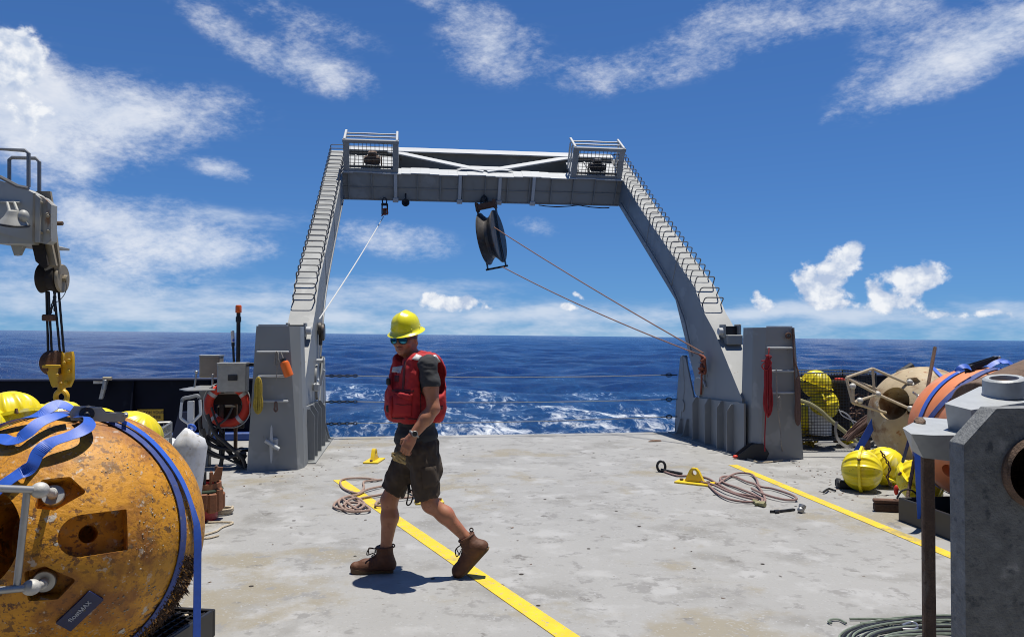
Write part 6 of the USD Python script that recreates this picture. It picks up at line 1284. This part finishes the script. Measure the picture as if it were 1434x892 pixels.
lips = Field(head(.09, 0, -.06)-.06, head(.09, 0, -.06)+.06, .004); lips.ell(head(.0945, 0, -.0525), (.008, .021, .0045), AH, .003); lips.ell(head(.092, 0, -.0665), (.008, .019, .005), AH, .003)
mat('lip', (0.26, 0.085, 0.065), .5); part(person, 'lips', lips.mesh(1), 'lip', smooth=True)
# hair under the hat
Hh = Field(hc-.2, hc+.2, .0055); Hh.ell(head(-.018, 0, .038), (.099, .082, .100), AH, .01); Hh.cone(head(-.065, .0, -.02), head(-.075, 0, -.065), .058, .045, .03)
for s in (1, -1): Hh.cone(head(.020, s*.074, .03), head(.012, s*.074, -.012), .008, .006, .008)
Hh.half(head(.045, 0, .02), -HF*.92+HU*.40, 0); Hh.ripple(.006, 60, 2)
Hh.f = np.maximum(Hh.f, -1); part(person, 'hair', Hh.mesh(1), 'hair', smooth=True)
# hard hat
hu = nrm(HU+HF*.17); hx = nrm(HF-hu*(HF @ hu)); hy = np.cross(hu, hx); h0 = head(-.012, 0, .060)
pr_ = [(0, .138), (.03, .136), (.06, .126), (.085, .108), (.102, .082), (.110, .052), (.113, .02), (.115, .006), (.128, -.002), (.142, -.010), (.146, -.014), (.142, -.016), (.128, -.009), (.110, -.004), (.105, .02), (.095, .075), (.06, .118), (0, .13)]
dome_ = lathe(pr_, (0, 0, 0), (0, 0, 1), 64); v = np.asarray(dome_.vertices); v = v*[1.0, .90, .97]
ridge = .010*np.exp(-(v[:, 1]/.016)**2)*(v[:, 2] > .03); v[:, 2] += ridge; v[:, 2] -= np.where(v[:, 2] < .0, .004*np.cos(np.arctan2(v[:, 1], v[:, 0])), 0)
hat = trimesh.Trimesh(h0+v[:, :1]*hx+v[:, 1:2]*hy+v[:, 2:]*hu, dome_.faces, process=False)
ht = part(person, 'hard_hat', hat, 'hat_yellow', smooth=50)
for th in (.55, .95, 1.7, 2.3, -.6, -1.0, -2.0): part(ht, 'rivet', ball(h0+hx*math.cos(th)*.111+hy*math.sin(th)*.101+hu*.022, .0055, 2), 'hat_yellow')
part(ht, 'suspension', torus(h0+hu*-.004-hx*.01, .094, .008, hu, k=30, q=6, sc=(1, 1)), 'black_plastic')
# sunglasses
for s in (1, -1):
    lensm = []
    n_ = nrm(HF+HL*s*.28+HU*.02); a_ = nrm(np.cross(HU, n_)); b_ = np.cross(n_, a_); c_ = head(.0985, s*.036, -.001)
    pts = [(math.cos(x)*.032*(1 if math.sin(x) > 0 else .9), (math.sin(x)*.022+(.003 if math.sin(x) > 0 else -.003))) for x in np.linspace(0, 2*math.pi, 24, endpoint=False)]
    L3 = [c_+a_*x*1.0+b_*y+n_*(.006-5.0*(x*x+y*y)) for x, y in pts]; L4 = [q-n_*.004 for q in L3]
    g = part(person, 'sunglass_lens', hull(L3+L4+[c_+n_*.006, c_+n_*.002]), 'lens_blue', smooth=60)
    part(g, 'rim', tube(np.array([q+n_*.001 for q in L3]), .0030, 6, closed=True), 'black_plastic')
    part(g, 'temple', tube(spline([head(.085, s*.066, .006), head(.04, s*.080, .007), head(-.01, s*.083, .004)], 5), .0042, 6), 'black_plastic')
part(person, 'sunglass_bridge', tube([head(.106, .012, .004), head(.110, 0, .007), head(.106, -.012, .004)], .0035, 6), 'black_plastic')
# t-shirt: collar, sleeves, hem below the vest
T = Field(lo+[.1, .1, .8], hi-[.1, .1, .25], .006)
T.ell(ch, (.135, .185, .19), AT, .04); T.ell(Q(583, 580), (.125, .165, .17), AT, .05); T.ell(Q(583, 612), (.145, .170, .13), AT, .05)
sd_ = nrm(el_n-sh_n); T.cone(sh_n+ZU*.004+TL*-.01, sh_n+sd_*.165, .070, .067, .03); T.cone(sh_f+ZU*.004, sh_f+nrm(el_f-sh_f)*.165, .070, .067, .03); T.cone(Q(585, 505), Q(581, 499), .075, .068, .02)
T.half(sh_n+sd_*.155, sd_, near=sh_n+sd_*.22, rad=.10); T.half(sh_f+nrm(el_f-sh_f)*.155, nrm(el_f-sh_f), near=sh_f+nrm(el_f-sh_f)*.22, rad=.10)
T.half(Q(582, 622.5), nrm(-ZU+HRT*.0)); T.half(Q(579, 500), nrm(ZU*.9+HF*.45), near=Q(577, 494), rad=.10); T.ripple(.014, (10, 10, 18), 3)
part(person, 't_shirt', T.mesh(2), 'shirt_charcoal', smooth=True)
# shorts
Sh = Field(lo+[.05, .05, .35], [hi[0]-.1, hi[1]-.1, 1.15], .006)
Sh.ell(Q(584, 622), (.145, .168, .11), AT, .03); Sh.ell(Q(584, 636), (.14, .165, .09), AT, .03)
hemN, hemF = Q(600.5, 704, -.085), Q(547, 690, .075)
dN, dF_ = nrm(hemN-hipN), nrm(hemF-hipF)
Sh.cone(Q(590, 636, -.07), hemN+dN*.05, .112, .086, .035); Sh.cone(Q(577, 636, .075), hemF+dF_*.05, .112, .092, .03); Sh.ell(Q(606, 655, -.04), (.055, .09, .10), k=.05)
Sh.half(hemN-dN*.03, nrm(dN+HRT*.10), near=hemN+dN*.10, rad=.165); Sh.half(hemF-dF_*.01, nrm(dF_+HRT*.05), near=hemF+dF_*.11, rad=.165); Sh.half(Q(582, 614), ZU)
Sh.ripple(.022, (12, 12, 8), 5); Sh.ripple(.009, (28, 28, 14), 9)
shorts = Sh.mesh(2); st_ = part(person, 'shorts', shorts, 'shorts_brown', smooth=True)
for nm, cs, lf in (('pocket', ((543, 650), (556, 648), (560, 668), (545, 670)), .010), ('pocket', ((590, 655), (610, 652), (612, 680), (593, 684)), .010), ('belt_flap', ((541, 616), (551, 616), (552, 628), (543, 630)), .016)):
    m_ = patch(shorts, cs, lf, 6, 6)
    if m_ is not None: part(st_, nm, m_, 'shorts_brown', smooth=True)
# life vest: thick foam panels, arm holes, neck hole
V = Field(lo+[.05, .05, .9], [hi[0]-.05, hi[1]-.05, 1.75], .006); vc = Q(583, 543)
AV = AT
V.rbox(Q(583, 552), (.148, .170, .200), .062, AV, .02); V.rbox(Q(584, 536), (.128, .158, .215), .06, AV, .04)
V.ell(Q(570, 560)+TF*.02, (.13, .15, .16), AV, .05); V.rbox(Q(604, 545), (.050, .135, .20), .05, AV, .05)
V.half(Q(583, 589), -ZU); V.rbox(Q(574, 566)+TF*.01, (.122, .150, .115), .05, AV, .03); V.half(Q(583, 588.5), -ZU)
for s in (1, -1):
    hc_ = Q(589, 527)+TL*s*.178
    V.cone(hc_-ZU*.050-TL*s*.02, hc_+ZU*.040-TL*s*.03, .100, .092, .02, op='cut'); V.cone(hc_-TL*s*.02, hc_+TL*s*.2, .10, .13, .02, op='cut')
V.cone(Q(579, 497)+TF*.035, Q(577, 470)+TF*.09, .066, .13, .02, op='cut'); V.cone(Q(574, 514)+TF*.1, Q(570, 490)+TF*.12, .035, .085, .02, op='cut'); V.ell(head(.03, 0, -.10), (.085, .075, .06), AH, .015, op='cut')
# hollow for the body so the shirt shows in the holes
for a_ in (ch, Q(583, 580)): V.ell(a_, (.10, .15, .19), AT, .01, op='cut')
V.ripple(.014, (9, 9, 12), 6); V.ripple(.008, (32, 32, 16), 8)
vest = V.mesh(2); vt = part(person, 'life_vest', vest, 'vest_red', smooth=True)
for nm, m_, cs, lf in (('reflective_tape', 'reflective', ((550.5, 514), (564, 512), (561, 522), (549, 521)), .006), ('reflective_tape', 'reflective', ((583, 496), (591, 499), (586, 505), (577, 503)), .006), ('reflective_tape', 'reflective', ((606, 498), (610, 497), (617, 506), (613, 508)), .006),
    ('pocket', 'vest_red', ((552, 552), (577, 553), (576, 583), (550, 582)), .014), ('pocket_flap', 'vest_red', ((551.5, 550), (578, 551), (577, 560), (564, 557)), .020), ('badge', 'vest_trim', ((553, 526), (559, 526), (559, 535), (553, 535)), .005), ('side_strap', 'vest_trim', ((607, 570), (620, 568), (620, 573), (607, 575)), .006),
    ('shoulder_strap', 'vest_trim', ((566, 506), (569, 506), (566, 546), (563, 546)), .006), ('seam', 'vest_trim', ((588, 541), (589.2, 541), (590, 586), (588.8, 586)), .003), ('seam', 'vest_trim', ((552, 565), (577, 566), (577, 567), (552, 566)), .016), ('front_panel', 'vest_red', ((547, 523), (551, 523), (550, 545), (546, 545)), .018), ('front_panel', 'vest_red', ((546, 556), (551, 556), (550, 584), (546, 584)), .018), ('waist_belt', 'vest_trim', ((549, 545), (580, 546), (580, 549), (549, 548)), .004), ('edge_piping', 'vest_trim', ((549, 584.5), (590, 586), (590, 587.5), (549, 586.5)), .005)):
    q_ = patch(vest, cs, lf, 6, 6)
    if q_ is not None: part(vt, nm, q_, m_, smooth=True)
part(vt, 'collar_flap', tube(spline([Q(571, 505)+TF*.03-HFWD*.03, Q(578, 499)-HFWD*.06, Q(588, 495)-HFWD*.07, Q(596, 495)-HFWD*.02], 6), [.014]*19, 8), 'vest_red')
part(vt, 'buckle', [box(Q(547, 533)-HFWD*.10, (.03, .03, .05), bev=.008), box(Q(547, 570)-HFWD*.11, (.03, .03, .05), bev=.008)], 'black_plastic')
# boots
def boot(name, top, ank, heel, ballp, toe, up, label=None):
    lo_, hi_ = np.min([top, ank, heel, ballp, toe], 0)-.09, np.max([top, ank, heel, ballp, toe], 0)+.09
    b = Field(lo_, hi_, .0048); lat = nrm(np.cross(toe-heel, up)); f1 = nrm(ballp-heel); f2 = nrm(toe-ballp)
    u1 = nrm(up-f1*(up @ f1)); u2 = nrm(ZU-f2*(ZU @ f2))
    b.cone(top, ank, .060, .056, .02); b.cone(ank, heel+u1*.045, .054, .044, .03); b.cone(heel+u1*.05, ballp+u1*.040, .044, .043, .03, sq=None); b.cone(ank-u1*.01, ballp+u1*.045, .05, .038, .04); b.cone(ballp+u2*.040, toe+u2*.036-f2*.03, .046, .040, .03)
    b.half(top, nrm(top-ank), near=top+nrm(top-ank)*.05, rad=.12); b.ripple(.004, 30, 3)
    b.half(heel+u1*.018, -u1, near=(heel+ballp)/2, rad=.16)
    g = part(person, name, b.mesh(2), 'boot_leather', label, smooth=True)
    # sole: outline swept with heel and toe shape
    st = [(0, .030), (.02, .038), (.08, .036), (.15, .040), (.21, .050), (.26, .048), (.295, .036), (.315, .018)]
    Lh = np.linalg.norm(ballp-heel); Lt = np.linalg.norm(toe-ballp)
    def at(sx): return (heel-f1*.03+f1*sx, u1) if sx < Lh+.03 else (ballp+f2*(sx-Lh-.03), u2)
    rows = []
    tot = Lh+Lt+.035
    for sx, w in st:
        p, u = at(sx/.315*tot); rows.append([p-lat*w, p+lat*w, p+lat*w+u*.030, p-lat*w+u*.030])
    vv = np.array(rows).reshape(-1, 3); ff = []
    for i in range(len(rows)-1):
        for j in range(4): a, b2 = i*4+j, i*4+(j+1) % 4; ff += [[a, b2, b2+4], [a, b2+4, a+4]]
    ff += [[0, 2, 1], [0, 3, 2]]; k = (len(rows)-1)*4; ff += [[k, k+1, k+2], [k, k+2, k+3]]
    sm_ = trimesh.Trimesh(vv, np.array(ff), process=False)
    if sm_.volume < 0: sm_.invert()
    part(g, 'sole', sm_, 'boot_sole', smooth=30)
    fr_ = nrm((ballp-heel)-up*((ballp-heel) @ up)); base = top+nrm(ballp-heel)*.062-up*.015
    for k in range(5):
        q = top+nrm(f1)*.056+(ank-top)*(.1+.22*k)+f1*(.006*k*k*.5); part(g, 'lace', tube(spline([q-lat*.03, q+f1*.010, q+lat*.03], 4), .0042, 5), 'lace')
    part(g, 'lace_bow', [tube(spline([base, base+f1*.045+up*.01-lat*.03, base+f1*.06-up*.03-lat*.035, base+f1*.02-up*.03], 6), .0040, 5), tube(spline([base, base+f1*.05-up*.0+lat*.03, base+f1*.05-up*.05+lat*.03], 6), .0040, 5)], 'lace')
    part(g, 'pull_tab', torus(top-f1*.060+up*.004, .012, .0045, lat, k=14, q=6), 'lace')
    part(g, 'collar', torus(top-nrm(top-ank)*.004, .0565, .0085, nrm(top-ank), k=28, q=8), 'boot_leather')
hz_ = lambda p, z: np.array([p[0], p[1], z])
boot('boot', Q(538.5, 765, .05), Q(539, 782, .05), hz_(Q(545, 802, .05), .004), hz_(Q(512, 802, .03), .004), hz_(Q(492, 802, .02), .006), ZU, 'boot flat on the deck')
bb0 = hz_(Q(650, 802, -.05), .006); hl = Q(681, 772, -.06)
boot('boot', Q(652.5, 751, -.05), Q(660, 764, -.05), hl, bb0, hz_(Q(636, 802, -.05), .010), nrm(Q(650, 751)-Q(672, 775)+ZU*.1), 'boot with its heel lifted')
# watch
wd = nrm(wr_n-el_n); wp = wr_n-wd*.020; w_ = part(person, 'watch', torus(wp, .0335, .0075, wd, k=28, q=8), 'stainless'); wc = wp+nrm(-HFWD+HRT*.1-wd*(nrm(-HFWD) @ wd))*.034
part(w_, 'case', cyl(wc-nrm(wc-wp)*.004, wc+nrm(wc-wp)*.009, .021, k=24), 'stainless'); part(w_, 'dial', cyl(wc+nrm(wc-wp)*.0085, wc+nrm(wc-wp)*.0105, .016, k=24), 'black_plastic')
# carabiner hanging behind the knee
ca = Q(573.5, 698, -.0); part(person, 'carabiner', tube(spline([ca+HRT*x*K+ZU*y*K for x, y in ((0, 12), (4, 11), (5, 4), (2, -6), (-2, -9), (-4, -6), (-2, 3), (-2, 10))], 6, closed=True), .0055, 7, closed=True), 'dark_steel'); part(person, 'carabiner_strap', ribbon([Q(574, 690), Q(573, 686), Q(572, 676, .02)], [[0, -1, 0]]*3, .02), 'shirt_black')
# what the hand holds
rng = np.random.default_rng(6); ps = []; gc = kn-side*.024+hd*.066+across*.022
for i in range(5):
    p = [gc+across*(.052*math.sin(j*1.9+i)+rng.normal()*.010)+hd*(.012+.022*math.cos(j*1.3+i*2)+rng.normal()*.006)-side*(.010+.016*math.sin(j+i)) for j in range(6)]
    ps.append(tube(spline(p, 6), .0085, 7))
solo('work_gloves', ps, 'glove_tan', 'crumpled tan bundle held in the hand of the walking person', 'gloves')
